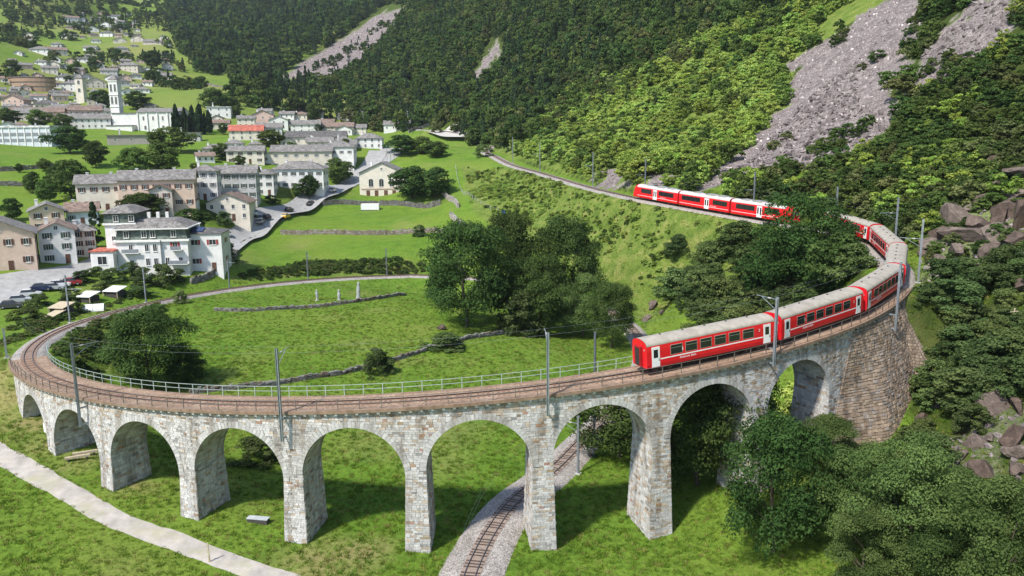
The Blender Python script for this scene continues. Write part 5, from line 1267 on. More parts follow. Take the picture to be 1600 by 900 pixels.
f = MB(); frus(X(181), X(292), -6.2, 6.2, H(357), 3.6, H(345)); rf = f.build('roof', RM['slate'], ma)
f = MB(); f.box(X(166), X(186), -4, 6, -3, H(350)); f.build('tower', WM['white'], ma)
f = MB(); frus(X(165), X(212), -4.2, 6.2, H(350), .3, H(334)); f.build('tower_mansard', RM['green'], ma)
f = MB(); f.box(X(164), X(213), -4.4, 6.4, H(352), H(349)); f.build('tower_cornice', trim['white'], ma)
f = MB(); frus(X(162), X(215), -4.8, 6.8, H(334), 2.8, H(324)); f.build('tower_roof', RM['slate'], ma)
for xx in (222, 236, 250): f = MB(); f.box(X(xx)-.35, X(xx)+.35, 1, 1.7, H(350), H(336)); f.build('chimney', WM['white'], rf)
for xx in (200, 226, 239, 270): w_ = add_window(ma, X(xx), -5.55, H(366), 0, 1.0, 1.5, None, False)
for xx, zz in ((184, 342), (207, 342)): add_window(ma, X(xx), -4.3, H(zz), 0, 1.0, 1.3, None, False)
for xx, zz in ((205, 388), (230, 387), (242, 387), (230, 409), (242, 409), (205, 412), (258, 409), (278, 409), (178, 375), (178, 395)):
    add_window(ma, X(xx), -6.15 if 213 < xx < 250 else (-4.05 if xx < 186 else -5.53), H(zz), 0, .8, 1.6, None, False)
w_ = add_window(ma, X(271), -5.53, H(386), 0, 1.0, 1.9, 'red', True)
for (x0_, x1_, zz) in ((194, 219, 395), (266, 282, 392), (262, 290, 414)): 
    f = MB(); f.box(X(x0_), X(x1_), -6.9, -5.5, H(zz), H(zz)+.15); bl = f.build('balcony', trim['white'], ma); f = MB(); f.box(X(x0_), X(x1_), -6.9, -6.84, H(zz)+.15, H(zz)+1.0); f.build('parapet', trim['grey'], bl)
g2 = G(318, 424)
an = house('white annex with red shutters and a solar panel beside the mansion', g2[0], g2[1]+4.5, g2[2], RZ, 55*mpp, 9, 60*mpp, 'white', 'dark', 'hip', cols=2, rows=2, side=1, sh='red', pitch=.22, eave=.3, chim=1, win=(1.5, 1.2))
f = MB(); f.add([(-3.4, -3.9, 60*mpp+.55), (-.2, -3.9, 60*mpp+.55), (-.2, -.8, 60*mpp+1.25), (-3.4, -.8, 60*mpp+1.25), (-3.4, -3.9, 60*mpp+.47), (-.2, -3.9, 60*mpp+.47), (-.2, -.8, 60*mpp+1.17), (-3.4, -.8, 60*mpp+1.17)], [(0, 1, 2, 3), (7, 6, 5, 4), (0, 4, 5, 1), (1, 5, 6, 2), (2, 6, 7, 3), (3, 7, 4, 0)])
solar = simple('solar_cells', (.03, .045, .11), .15, .1); f.build('solar_panel', solar, an)
g3 = G(159, 424)
house('low white annex with a red edged flat roof left of the mansion', g3[0], g3[1]+3, g3[2], RZ, 33*mpp, 6, 29*mpp, 'white', 'red', 'flat', cols=1, rows=1, side=1, sh=None, eave=.25, chim=0, win=(1.9, 1.8), door=False)
# far houses: list of x, base y, width, height
far = [(290, 172, 0, 0), (20, 168, 30, 14), (75, 172, 36, 12), (40, 190, 60, 16), (95, 185, 50, 18), (135, 192, 46, 24), (160, 190, 26, 20), (112, 143, 26, 16), (150, 138, 30, 12), (192, 135, 22, 10), (85, 138, 20, 10), (100, 128, 22, 10), (200, 148, 16, 8), (222, 146, 22, 8), (252, 128, 30, 12), (200, 112, 28, 12), (170, 118, 24, 9), (150, 105, 24, 9), (120, 116, 18, 9), (78, 115, 22, 11), (40, 108, 20, 8), (60, 84, 26, 9), (90, 86, 28, 10), (140, 80, 18, 7), (188, 68, 18, 7), (214, 66, 18, 8), (238, 70, 26, 6), (262, 72, 14, 6), (190, 80, 20, 6), (45, 60, 16, 6), (112, 36, 22, 10), (132, 38, 14, 9), (150, 34, 14, 7), (165, 44, 16, 7), (145, 50, 18, 6), (178, 30, 18, 6), (190, 40, 16, 7), (166, 58, 18, 8), (125, 46, 12, 6), (200, 44, 14, 6), (15, 132, 22, 10), (95, 160, 22, 12), (190, 166, 20, 9), (215, 163, 18, 8), (230, 135, 14, 8), (12, 208, 26, 14), (60, 160, 22, 12), (110, 100, 14, 7), (232, 172, 22, 8), (150, 165, 24, 14)]
rsf = np.random.default_rng(77)
for zone, k in (((2, 262, 96, 200), 58), ((98, 215, 22, 62), 14), ((20, 262, 62, 92), 11)):
    for _ in range(400):
        if k == 0: break
        x, yb = rsf.uniform(zone[0], zone[1]), rsf.uniform(zone[2], zone[3])
        if 160 < x and yb > 140 or (225 < x and yb > 118): continue
        if any(abs(x-a[0]) < (a[2]+18)*.42 and abs(yb-a[1]) < 5.5+a[3]*.25 for a in far if a[2]): continue
        w = rsf.uniform(13, 22)*(.45+.55*yb/190); far.append((x, yb, w, w*rsf.uniform(.4, .55))); k -= 1
for zone, k in (((308, 556, 180, 262), 16), ((2, 160, 150, 208), 9)):
    used = [(129, 150, 20, 30), (380, 215, 60, 14), (400, 190, 70, 20), (480, 205, 100, 14), (575, 226, 44, 16), (343, 178, 36, 14), (384, 250, 60, 22), (470, 250, 96, 40), (528, 250, 50, 40), (317, 212, 110, 40), (38, 218, 100, 30), (135, 196, 80, 14), (58, 184, 80, 12)]+[(a[0], a[1]-a[3]/2, a[2], a[3]) for a in far if a[2]]
    for _ in range(600):
        if k == 0: break
        x, yb = rsf.uniform(zone[0], zone[1]), rsf.uniform(zone[2], zone[3]); w = rsf.uniform(18, 28)*(.5+.5*yb/230); h = w*rsf.uniform(.42, .55)
        if any(abs(x-a[0]) < (a[2]+w)*.46 and abs(yb-h/2-a[1]) < (a[3]+h)*.38 for a in used): continue
        used.append((x, yb-h/2, w, h)); far.append((x, yb, w, h)); k -= 1
far = [a for a in far if a[2]]
cl = ['white', 'cream', 'white', 'beige', 'white', 'grey', 'pink', 'cream', 'white']
wh = ['in the hillside hamlet', 'on the upper terraces', 'in the upper village', 'near the church', 'among the roofs right of the cypresses']
ordw = ['leftmost', 'second', 'third', 'fourth', 'fifth', 'sixth', 'seventh', 'eighth', 'ninth', 'tenth', 'eleventh', 'twelfth', 'thirteenth', 'fourteenth', 'fifteenth', 'sixteenth', 'seventeenth', 'eighteenth', 'nineteenth', 'twentieth']
zq = lambda yb: 0 if yb < 62 else 1 if yb < 98 else 2 if yb < 155 else 3
seen = {}
for i, (x, yb, w, h) in enumerate(sorted(far, key=lambda a: a[0])):
    c = cl[rsf.integers(len(cl))]; rk = ('gable_side', 'gable_front', 'hip')[i % 3]; rc = ('slate', 'slate', 'brown', 'dark')[i % 4]
    q = 4 if x > 300 else zq(yb); key = (c, rk, q); k = seen.get(key, 0); seen[key] = k+1
    lb = '%s %s house %s, %s such from the left' % ({'gable_side': 'broad', 'gable_front': 'gabled', 'hip': 'hip-roofed'}[rk], c, wh[q], ordw[k].replace('leftmost', 'first'))
    hpx(x-w/2, x+w/2, yb-h*.8, yb, lb, c, rc, rk, rsf.uniform(-.3, .3), None, cols=max(2, int(w/7)), sh=None, fine=False, chim=1 if yb > 100 else 0, door=False, side=1, group='far houses of the valley')
# ---------------------------------------------------------------- village trees
for a in [(112, 310, 254, 54, 'middark', 'large dark tree above the left row house'), (150, 262, 222, 34, 'middark', 'dark tree left of the church meadow'), (52, 302, 270, 26, 'middark', 'small dark tree on the left meadow'), (72, 318, 283, 34, 'mid', 'green tree behind the peach gabled house'), (210, 278, 232, 46, 'mid', 'broad green tree behind the peach row house'), (257, 274, 227, 54, 'mid', 'light green tree behind the long row'), (266, 238, 200, 68, 'mid', 'wide green tree in front of the church'), (110, 240, 200, 56, 'middark', 'dark tree beside the metal hall'), (152, 398, 316, 30, 'spruce', 'tall dark conifer left of the mansion'), (226, 338, 303, 62, 'middark', 'brownish tree in front of the peach row house'), (300, 362, 328, 52, 'middark', 'dark tree behind the mansion annex'), (385, 308, 281, 24, 'middark', 'small dark tree in front of the grey row house'),
          (332, 176, 140, 36, 'middark', 'dark tree right of the cypresses'), (352, 168, 146, 26, 'mid', 'green tree at the meadow edge above the village'), (424, 172, 141, 26, 'middark', 'tall dark tree at the foot of the wood'), (460, 182, 154, 26, 'middark', 'dark tree right of the tall foot tree'), (492, 192, 161, 24, 'middark', 'dark round tree in the field above the village'), (425, 229, 204, 42, 'mid', 'olive tree between village roofs'), (530, 288, 248, 46, 'mid', 'pale green tree on the road verge'), (484, 310, 276, 28, 'middark', 'dark tree in front of the white long house'), (466, 308, 288, 18, 'middark', 'small dark tree beside the white long house'), (645, 312, 263, 62, 'middark', 'dark broad tree right of the arched house'), (680, 310, 264, 50, 'middark', 'second dark tree right of the arched house'), (628, 242, 213, 46, 'middark', 'dark tree in the fields behind the yard'), (660, 240, 214, 36, 'mid', 'green tree in the fields, centre of three'), (682, 246, 222, 36, 'middark', 'dark tree in the fields, right of three'), (90, 300, 262, 30, 'middark', 'dark tree on the left terraces'), (20, 345, 312, 30, 'middark', 'dark tree behind the left edge house'), (345, 250, 225, 30, 'mid', 'green tree above the tall corner house'), (20, 120, 95, 24, 'middark', 'dark tree above the round building'), (240, 108, 82, 28, 'middark', 'dark tree on the terraces left of the wood'), (215, 172, 145, 34, 'middark', 'dark tree behind the church nave'), (160, 168, 142, 30, 'middark', 'dark tree between the two bell towers'), (15, 195, 170, 34, 'mid', 'green tree among the houses at the left edge'), (60, 200, 172, 34, 'mid', 'green tree below the round building'), (100, 205, 180, 30, 'mid', 'green tree above the metal hall')]:
    tree_px(*a[:5], a[5], group='trees of the village')
_rt = np.random.default_rng(64); _k = 0
while _k < 34:
    x, y = _rt.uniform(0, 560), _rt.uniform(128, 335)
    if (y > 215 and x < 320 and y < 245) or (x > 200 and y < 165) or y > 360-.15*x: continue
    hh = _rt.uniform(10, 20)*(.6+.5*y/300); tree_px(x, y, y-hh, hh*_rt.uniform(.7, 1.1), ('middark', 'mid')[_k % 2], 'small garden tree between the village houses', group='small garden trees of the village'); _k += 1
for i, a in enumerate([(277, 209, 164, 12), (290, 209, 169, 10), (302, 208, 166, 11), (314, 210, 163, 15), (327, 207, 172, 10)]):
    tree_px(*a, 'cypress', ('leftmost', 'second', 'middle', 'widest', 'rightmost')[i]+' of the five dark cypresses beside the church', group='cypresses by the church')
names = ['beside the street at the left', 'left of the red roofed annex', 'under the mansion tower', 'under the mansion balcony', 'at the middle of the mansion front', 'at the right of the mansion front', 'below the solar annex', 'between annex and road', 'by the parked cars', 'by the pole near the sheds', 'behind the white canopy', 'left of the polytunnel', 'next to the gabled house by the road', 'beside the retaining wall by the road', 'behind the peach edge house', 'in the left garden corner', 'along the far track bank', 'above the street bend']
for i, (x, y, t, w, kd) in enumerate([(128, 440, 422, 30, 'bush'), (150, 432, 416, 24, 'lightbush'), (175, 440, 418, 34, 'lightbush'), (202, 436, 408, 30, 'bush'), (225, 446, 418, 36, 'bush'), (255, 446, 412, 34, 'bush'), (275, 440, 418, 30, 'bush'), (352, 408, 376, 34, 'bush'), (60, 478, 458, 34, 'bush'), (112, 470, 448, 30, 'bush'), (160, 456, 440, 26, 'lightbush'), (118, 486, 470, 24, 'bush'), (350, 352, 330, 24, 'bush'), (425, 318, 304, 26, 'bush'), (35, 365, 345, 24, 'bush'), (40, 500, 480, 40, 'lightbush'), (215, 462, 446, 40, 'bush'), (210, 398, 372, 10, 'bush')]):
    tree_px(x, y, t, w, kd, 'garden shrub '+names[i], cat='shrub', group='garden shrubs of the village')
# ---------------------------------------------------------------- dry stone walls
def stone_wall(label, pts, h, t=.55, step=.55, tan=.35, name='dry_stone_wall', pale=1.):
    P = np.array([G(*p) for p in pts], float); D = catmull(P, step); D[:, 2] = hgt(D[:, 0], D[:, 1])
    T = np.gradient(D, axis=0)[:, :2]; T /= np.linalg.norm(T, axis=1)[:, None]; N = np.c_[-T[:, 1], T[:, 0], 0*T[:, 0]]; T3 = np.c_[T, 0*T[:, 0]]
    o = tag(empty(name, tuple(D[len(D)//2])), label, 'wall'); O = np.array(o.location); Vs = []
    for i in range(len(D)):
        z = -.35
        while z < h*(.8+.3*RNG.random()):
            hc = RNG.uniform(.18, .32); w = step*RNG.uniform(.38, .62)
            Vs.append(hexV(D[i]+T3[i]*RNG.uniform(-.12, .12)+N[i]*RNG.uniform(-.06, .06), T3[i], N[i], w, t/2*RNG.uniform(.85, 1.1), z, z+hc)-O+RNG.uniform(-.04, .04, (8, 3))); z += hc
    V, Fc = hexes(Vs); c = stone_palette(len(Vs), np.full(len(Vs), tan))*.62*pale
    tag(obj('field_stone', mesh('field_stones', V, Fc, stone_m, col=np.repeat(c, 6, 0)), o), kind='stuff'); return o
stone_wall('low dry stone wall in the meadow below the three statues', [(338, 486), (400, 487), (470, 483), (520, 478), (575, 470), (635, 462)], .6, pale=.75)
stone_wall('long dry stone wall winding across the meadow behind the railing', [(300, 616), (360, 610), (430, 603), (520, 588), (572, 577), (640, 557), (720, 534), (790, 522)], .6, pale=.62)
stone_wall('reddish terrace wall between the two upper fields', [(440, 366), (500, 366), (560, 367), (630, 366), (700, 364)], 1.35, tan=.8)
stone_wall('dark terrace wall in front of the arched house', [(505, 322), (540, 320), (600, 321), (690, 319)], 1.7, tan=.2, pale=.6)
stone_wall('pale stone wall running down beside the slope', [(690, 303), (702, 313), (716, 325)], 1.6, pale=1.4)
stone_wall('pale stone wall at the corner of the terraced field', [(704, 340), (714, 348), (728, 360)], 1.6, pale=1.4)
stone_wall('dark roadside wall along the lower edge of the road', [(375, 382), (410, 362), (445, 343), (480, 327), (520, 309)], .4, tan=.1, pale=.55)
stone_wall('dark terrace wall on the left meadow', [(0, 268), (40, 266), (92, 262)], 1.6, step=.9, tan=.2, pale=.6)
stone_wall('second dark terrace wall lower on the left meadow', [(0, 290), (30, 291), (60, 292)], 1.4, step=.9, tan=.2, pale=.6)
stone_wall('grey garden wall at the right of the mansion', [(300, 444), (330, 432), (352, 418), (372, 398)], 1.3, tan=.2, pale=.8)
stone_wall('curved grey stone wall in the far field', [(640, 208), (665, 200), (690, 195)], 2., step=1.2, pale=.8)
stone_wall('stone wall above the church meadow', [(290, 128), (330, 134), (370, 140)], 1.8, step=1.5, pale=.9)
# ---------------------------------------------------------------- statues
statue_m = simple('carved_stone', (.34, .35, .34), .85, .3, 2., bmp=.6)
def statue(bx, by, ty, label, prof_, arms=False):
    g = G(bx, by); d = topix(g)[0, 2]; h = (by-ty)*d/FPX; o = tag(empty('statue', g), label, 'statue', 'statues in the meadow')
    b_ = MB(); k = 10; V = []; 
    for (z, r, sx) in prof_: V += [(r*h*math.cos(6.283*i/k)+sx*h, .7*r*h*math.sin(6.283*i/k), z*h) for i in range(k)]
    n_ = len(prof_); b_.add(V, [(j*k+i, j*k+(i+1) % k, (j+1)*k+(i+1) % k, (j+1)*k+i) for j in range(n_-1) for i in range(k)]+[tuple((n_-1)*k+i for i in range(k))]); b_.build('figure', statue_m, o, smooth=True)
    p_ = MB(); p_.box(-.16*h, .16*h, -.12*h, .12*h, -.3, .04*h); p_.build('plinth', concr, o)
statue(495.5, 470, 452, 'left, slim grey stone statue in the meadow', [(.03, .10, 0), (.2, .08, .01), (.4, .13, .02), (.55, .10, 0), (.72, .15, -.01), (.8, .05, 0), (.86, .08, 0), (.95, .08, 0), (1, .03, 0)])
statue(530, 469, 452, 'middle, squat grey stone statue in the meadow', [(.03, .15, 0), (.3, .13, 0), (.55, .16, 0), (.68, .12, 0), (.76, .06, 0), (.84, .11, 0), (.95, .1, 0), (1, .04, 0)])
statue(560, 467, 440, 'right, tallest grey stone statue in the meadow', [(.03, .13, 0), (.25, .11, .01), (.5, .10, .015), (.7, .11, .03), (.78, .06, .03), (.83, .08, .04), (.93, .075, .045), (1, .03, .05)])
# ---------------------------------------------------------------- small things
dkm = simple('dark_timber', (.06, .055, .05), .85, .3, 3.); palewood = simple('pale_timber', (.45, .38, .27), .85, .25, 3., bmp=.4)
g = G(404, 818); o = tag(empty('water_trough', g, -.18), 'grey stone trough on the grass in front of an arch', 'trough')
f = MB(); f.box(-1.1, 1.1, -.32, .32, -.2, .42); f.build('basin', dkm, o); f = MB(); f.box(-1.15, 1.15, -.37, .37, .42, .5); f.build('rim_slab', simple('trough_top', (.4, .42, .44), .5, .2), o)
g = G(122, 722); 
for i, (dx, dy, ln, lb) in enumerate([(0, 0, 2.6, 'front pale timber beam bench under the second arch'), (.3, 1.1, 2.6, 'rear pale timber beam under the second arch')]):
    o = tag(empty('timber_bench', (g[0]+dx, g[1]+dy, H1(g[0]+dx, g[1]+dy)), .45), lb, 'bench'); f = MB(); f.box(-ln/2, ln/2, -.17, .17, .35, .6); f.build('seat', palewood, o)
    for s in (-1, 1): f = MB(); f.box(s*ln*.36-.1, s*ln*.36+.1, -.14, .14, -.1, .35); f.build('leg', dkm, o)
g = (70.8*math.cos(crown_th[0]+.01), 70.8*math.sin(crown_th[0]+.01)); o = tag(empty('electrical_cabinet', (g[0], g[1], H1(g[0], g[1])), -.6), 'small white cabinet inside the leftmost arch', 'cabinet'); f = MB(); f.box(-.5, .5, -.3, .3, -.1, 1.2); f.build('housing', whitep, o); f = MB(); f.box(-.45, .45, -.32, -.3, .1, 1.1); f.build('door', trim['white'], o)
g = G(327, 880); o = tag(empty('marker_post', g), 'pale wooden marker post beside the path', 'post'); f = MB(); f.box(-.05, .05, -.05, .05, -.2, 2.0); f.build('upright', palewood, o); f = MB(); f.box(-.16, .16, -.06, .06, 1.0, 1.12); f.build('crosspiece', palewood, o); f = MB(); f.cyl((.12, 0, -.1), (.02, 0, 1.6), .03); f.build('brace', palewood, o)
g = G(579, 328); o = tag(empty('white_container', g), 'white container box on the terrace field', 'container'); f = MB(); f.box(-3.2, 3.2, -1.2, 1.2, .1, 2.2); f.build('box', whitep, o)
for i in range(10): f = MB(); xx = -3+i*.66; f.box(xx-.05, xx+.05, -1.24, -1.2, .2, 2.1); f.build('rib', trim['white'], o)
f = MB(); f.box(-3.2, 3.2, -1.1, 1.1, -.3, .1); f.build('skid', dkm, o)
def shed(bx, by, w, h, label, mat, posts=True):
    g = G(bx, by); d = topix(g)[0, 2]; w *= d/FPX; h *= d/FPX; o = tag(empty('shed', g, -.2), label, 'shed', 'garden sheds by the track')
    f = MB(); f.hexa([(-w/2, -1.6, h), (w/2, -1.6, h), (w/2, 1.8, h+.6), (-w/2, 1.8, h+.6), (-w/2, -1.6, h+.1), (w/2, -1.6, h+.1), (w/2, 1.8, h+.7), (-w/2, 1.8, h+.7)]); f.build('roof', mat, o)
    f = MB(); f.box(-w/2+.2, w/2-.2, -1.2, 1.5, -.3, h-.02); f.build('wall', dkm, o)
    for s in (-1, 1): f = MB(); f.box(s*(w/2-.1)-.06, s*(w/2-.1)+.06, -1.5, -1.38, -.3, h); f.build('post', palewood, o)
shed(138, 472, 26, 9, 'open shed with a white sheet roof by the track', whitep); shed(180, 464, 26, 9, 'white roofed shed below the mansion garden', whitep); shed(97, 492, 28, 12, 'shed with a beige roof near the left pole', palewood); shed(86, 497, 18, 4, 'low garden frame with a pale cover', palewood)
g = G(146, 486); o = tag(empty('polytunnel', g, .35), 'small white garden polytunnel by the track', 'polytunnel'); f = MB(); k = 9
for i in range(k): a0_, a1_ = math.pi*i/k, math.pi*(i+1)/k; f.add([(-2, 1.1*math.cos(a0_), 1.3*math.sin(a0_)), (2, 1.1*math.cos(a0_), 1.3*math.sin(a0_)), (2, 1.1*math.cos(a1_), 1.3*math.sin(a1_)), (-2, 1.1*math.cos(a1_), 1.3*math.sin(a1_))], [(0, 1, 2, 3)])
f.build('cover', whitep, o)
for xx in (-2, 0, 2): f = MB(); [f.cyl((xx, 1.12*math.cos(math.pi*i/k), 1.32*math.sin(math.pi*i/k)), (xx, 1.12*math.cos(math.pi*(i+1)/k), 1.32*math.sin(math.pi*(i+1)/k)), .03, n=5) for i in range(k)]; f.build('hoop', galv, o)
g = G(787, 338); o = tag(empty('blue_sign', g), 'small blue sign on the grassy slope', 'sign'); f = MB(); f.cyl((0, 0, -.2), (0, 0, 1.7), .04); f.build('post', galv, o); f = MB(); f.box(-.55, .55, -.06, -.03, 1.0, 1.8); f.build('panel', simple('sign_blue', (.03, .1, .35), .4, .05), o)
for i, x in enumerate((605, 610.5, 616)):
    g = G(x, 254); o = tag(empty('net_mast', g), ('left', 'middle', 'right')[i]+' of three thin green masts by the yard', 'mast', 'green masts by the yard'); f = MB(); f.cyl((0, 0, -.2), (0, 0, 7.5), .09, .06); f.build('shaft', simple('mast_green%d' % i, (.1, .2, .16), .5), o); f = MB(); f.box(-.4, .4, -.05, .05, 7.2, 7.4); f.build('head', galv, o)
for i, (x, y, t) in enumerate([(568, 196, 170), (637, 190, 170), (565, 185, 168), (662, 190, 172), (735, 192, 175), (768, 205, 184), (783, 210, 186), (792, 210, 190), (505, 205, 188)]):
    g = G(x, y+4); d = topix(g)[0, 2]; h = (y-t)*d/FPX; o = tag(empty('utility_pole', g), 'distant pale utility pole in the fields, %s from the left' % ('fourth', 'fifth', 'third', 'sixth', 'seventh', 'eighth', 'ninth', 'tenth', 'first')[i], 'pole', 'distant utility poles'); f = MB(); f.cyl((0, 0, -.5), (0, 0, h), .16, .1); f.build('shaft', concr, o); f = MB(); f.box(-.9, .9, -.06, .06, h-.6, h-.45); f.build('crossarm', galv, o)
g = G(1581, 520); o = tag(empty('wooden_post', g), 'old wooden post on the slope at the right edge', 'post'); f = MB(); f.cyl((0, 0, -.3), (0.05, 0, 3.0), .09, .07); f.build('upright', palewood, o); f = MB(); f.cyl((-.5, 0, 2.5), (.5, 0, 2.6), .05); f.build('crossarm', palewood, o)
# slope fence of posts and wires
fp = catmull(np.array([G(*p) for p in [(712, 262), (716, 285), (735, 308), (758, 324), (782, 333)]]), 3.2)
o = tag(empty('wire_fence', tuple(fp[len(fp)//2])), 'thin wire fence at the foot of the grassy slope', 'fence'); O = np.array(o.location); f = MB(); f.box(-.06, .06, -.06, .06, -.3, 1.3); pm = f.me('post', concr)
for p in fp: p[2] = H1(p[0], p[1]); obj('post', pm, o, p-O)
for hz in (.6, 1.15):
    f = MB(); [f.cyl(a-O+[0, 0, hz], b-O+[0, 0, hz], .02, n=4, cap=False) for a, b in zip(fp[:-1], fp[1:])]; f.build('wire', galv, o)
# ---------------------------------------------------------------- cars
tyre = simple('tyre', (.02, .02, .02), .9, .1)
lampm = simple('lamp_glass', (.6, .58, .52), .2, .05); tailm = simple('tail_lamp_red', (.3, .02, .02), .3, .05)
def car(label, x, y, rz, c, van=False, group=None, pname='car'):
    z = H1(x, y)+(.1 if group else .31); o = tag(empty(pname, (x, y, z), rz), label, 'car', group); pm = simple('car_paint', c, .25, .04, 1., .2, spec=.5, obj_space=True)
    hr = 1.5 if not van else 1.9; f = MB()
    S = [(-2.1, .32, .82, .80), (-2.0, .25, .95, .84), (-.9, .25, .98, .86), (.75, .25, .97, .86), (1.9, .25, .80, .82), (2.1, .32, .68, .74)]
    V = []
    for (xx, z0, z1, w_) in S: V += [(xx, -w_, z0), (xx, w_, z0), (xx, w_*.97, z1), (xx, -w_*.97, z1)]
    f.add(V, [(i*4+j, i*4+(j+1) % 4, i*4+4+(j+1) % 4, i*4+4+j) for i in range(5) for j in range(4)]+[(3, 2, 1, 0), (20, 21, 22, 23)])
    f.build('body', pm, o)
    f = MB(); f.hexa([(-1.75, -.8, .95), (.95, -.8, .95), (.95, .8, .95), (-1.75, .8, .95), (-1.35, -.62, hr), (.15, -.62, hr), (.15, .62, hr), (-1.35, .62, hr)]); f.build('cabin_glass', pane_m, o)
    f = MB(); f.hexa([(-1.38, -.64, hr-.02), (.18, -.64, hr-.02), (.18, .64, hr-.02), (-1.38, .64, hr-.02), (-1.3, -.58, hr+.05), (.1, -.58, hr+.05), (.1, .58, hr+.05), (-1.3, .58, hr+.05)]); f.build('roof', pm, o)
    w_ = MB(); w_.cyl((0, -.1, 0), (0, .1, 0), .31, n=12); wm_ = w_.me('wheel', tyre)
    h_ = MB(); h_.cyl((0, -.12, 0), (0, .12, 0), .18, n=10); hm_ = h_.me('rim', galv)
    for xx in (-1.3, 1.3):
        for s in (-1, 1): q = obj('wheel', wm_, o, (xx, s*.76, .31)); obj('rim', hm_, q)
    for s in (-1, 1):
        f = MB(); f.box(2.0, 2.12, s*.6-.15, s*.6+.15, .52, .66); f.build('headlight', lampm, o); f = MB(); f.box(-2.12, -2.0, s*.65-.12, s*.65+.12, .6, .8); f.build('tail_lamp', tailm, o)
def road_ang(p):
    j = int(np.argmin(np.hypot(ROAD[:, 0]-p[0], ROAD[:, 1]-p[1]))); j = min(max(j, 1), len(ROAD)-2); t = ROAD[j+1]-ROAD[j-1]; return math.atan2(t[1], t[0])
for (x, y, c, lb, pa, vn) in [(447, 342, (.75, .42, .02), 'yellow car at the lower edge of the road', 0, 0), (452, 332, (.03, .035, .045), 'dark car on the road behind the yellow one', 0, 0), (485, 322, (.04, .04, .045), 'dark car farther up the road', math.pi, 0), (416, 344, (.05, .05, .055), 'dark car parked beside the road', .9, 0), (402, 347, (.7, .7, .7), 'white car parked beside the dark one', .9, 1), (357, 371, (.5, .52, .54), 'silver car parked at the mansion annex', .3, 0), (396, 337, (.65, .65, .64), 'white car on the small lot by the gabled house', .8, 0), (520, 301, (.6, .6, .6), 'silver car near the top of the road', 0, 0), (408, 352, (.3, .31, .33), 'grey car at the foot of the road', 0, 0)]:
    g = G(x, y); car(lb, g[0], g[1], road_ang(g)+pa, c, vn)
for (x, y, c, lb) in [(66, 456, (.02, .03, .09), 'dark blue car parked below the street'), (94, 449, (.72, .72, .72), 'white car parked beside the dark blue one'), (84, 455, (.45, .46, .48), 'silver car between the blue and the white one'), (32, 474, (.5, .52, .55), 'silver car parked at the left edge lot'), (48, 464, (.68, .68, .69), 'white car between the silver and dark blue ones'), (18, 482, (.06, .06, .07), 'black car nearest the left edge'), (112, 446, (.3, .03, .03), 'red car at the right end of the parked row')]:
    g = G(x, y); car(lb, g[0], g[1], .35, c, group='cars parked below the street')
# ---------------------------------------------------------------- rocks
rock_m = attrmat('rock', .95, 1.5, .55, 1., .2)
def rock_me(seed, c, sub=2):
    import bmesh as bm_
    b_ = bm_.new(); bm_.ops.create_icosphere(b_, subdivisions=sub, radius=.5); rs = np.random.default_rng(seed); V = np.array([v.co for v in b_.verts])
    for _ in range(16):
        nn = rs.normal(size=3); nn /= np.linalg.norm(nn); lim = rs.uniform(.17, .4); dd_ = V@nn; V = V-np.outer(np.maximum(dd_-lim, 0), nn)
    V *= [1.2, 1, .8]; V += rs.normal(size=V.shape)*.012
    Fc = np.array([[v.index for v in f_.verts] for f_ in b_.faces]); b_.free()
    cc = np.array(c)*rs.uniform(.75, 1.25, (len(Fc), 1)); return mesh('rock', V, Fc, rock_m, col=cc)
RK = [rock_me(60+i, (.17-.013*i, .135-.012*i, .115-.011*i)) for i in range(6)]
RS = [rock_me(80+i, c, 1) for i, c in enumerate([(.42, .35, .34), (.5, .43, .42), (.22, .18, .18), (.33, .28, .28), (.62, .56, .53)])]
bl_ = ['huge dark boulder', 'flat slab of grey rock', 'angular brown boulder', 'broken dark rock', 'rounded grey boulder', 'pointed brown rock']
bseen = {}
rb_ = np.random.default_rng(19)
spots = [(1455, 385, 40), (1485, 350, 60), (1510, 375, 70), (1540, 320, 60), (1575, 335, 70), (1600, 350, 80), (1565, 375, 60), (1600, 280, 70), (1545, 285, 50), (1525, 430, 45), (1600, 455, 50), (1555, 265, 40), (1590, 715, 60), (1525, 700, 40), (1580, 600, 40), (1530, 360, 60), (1470, 370, 45), (1560, 345, 50), (1590, 310, 55), (1500, 400, 42), (1460, 410, 35), (1545, 400, 55), (1590, 380, 60), (1480, 440, 28), (1520, 330, 40), (1560, 300, 45), (1580, 420, 36), (1440, 400, 24), (1535, 740, 60), (1580, 690, 60), (1510, 735, 36), (1560, 640, 60), (1500, 720, 30), (1590, 740, 45), (1470, 725, 24), (1590, 640, 40), (1545, 690, 30), (1010, 500, 22), (1020, 480, 26), (1035, 490, 18), (690, 515, 24), (1440, 660, 24), (1425, 690, 22), (1460, 640, 20)]
for i, (x, y, w) in enumerate(spots):
    g = G(x, y); d = topix(g)[0, 2]; s = w*d/FPX; o = obj('boulder', RK[i % 6], None, (g[0], g[1], g[2]+s*.12), rb_.random()*6.28); o.scale = (s*rb_.uniform(.9, 1.3), s*rb_.uniform(.8, 1.1), s*rb_.uniform(.7, 1.25)); o.rotation_euler[0] = rb_.uniform(-.4, .4); o.rotation_euler[1] = rb_.uniform(-.4, .4)
    zone = 'in the rockfall above the retaining wall' if y < 470 and x > 1400 else 'among the lower right rocks' if x > 1400 else 'beside the lower track' if x > 900 else 'at the foot of the meadow clump'
    key = (i % 6, zone); kk = bseen.get(key, 0); bseen[key] = kk+1
    tag(o, '%s %s%s' % (bl_[i % 6], zone, ('', ', second of them', ', third of them', ', fourth of them', ', fifth of them')[kk]), 'boulder', 'boulders on the hillside')
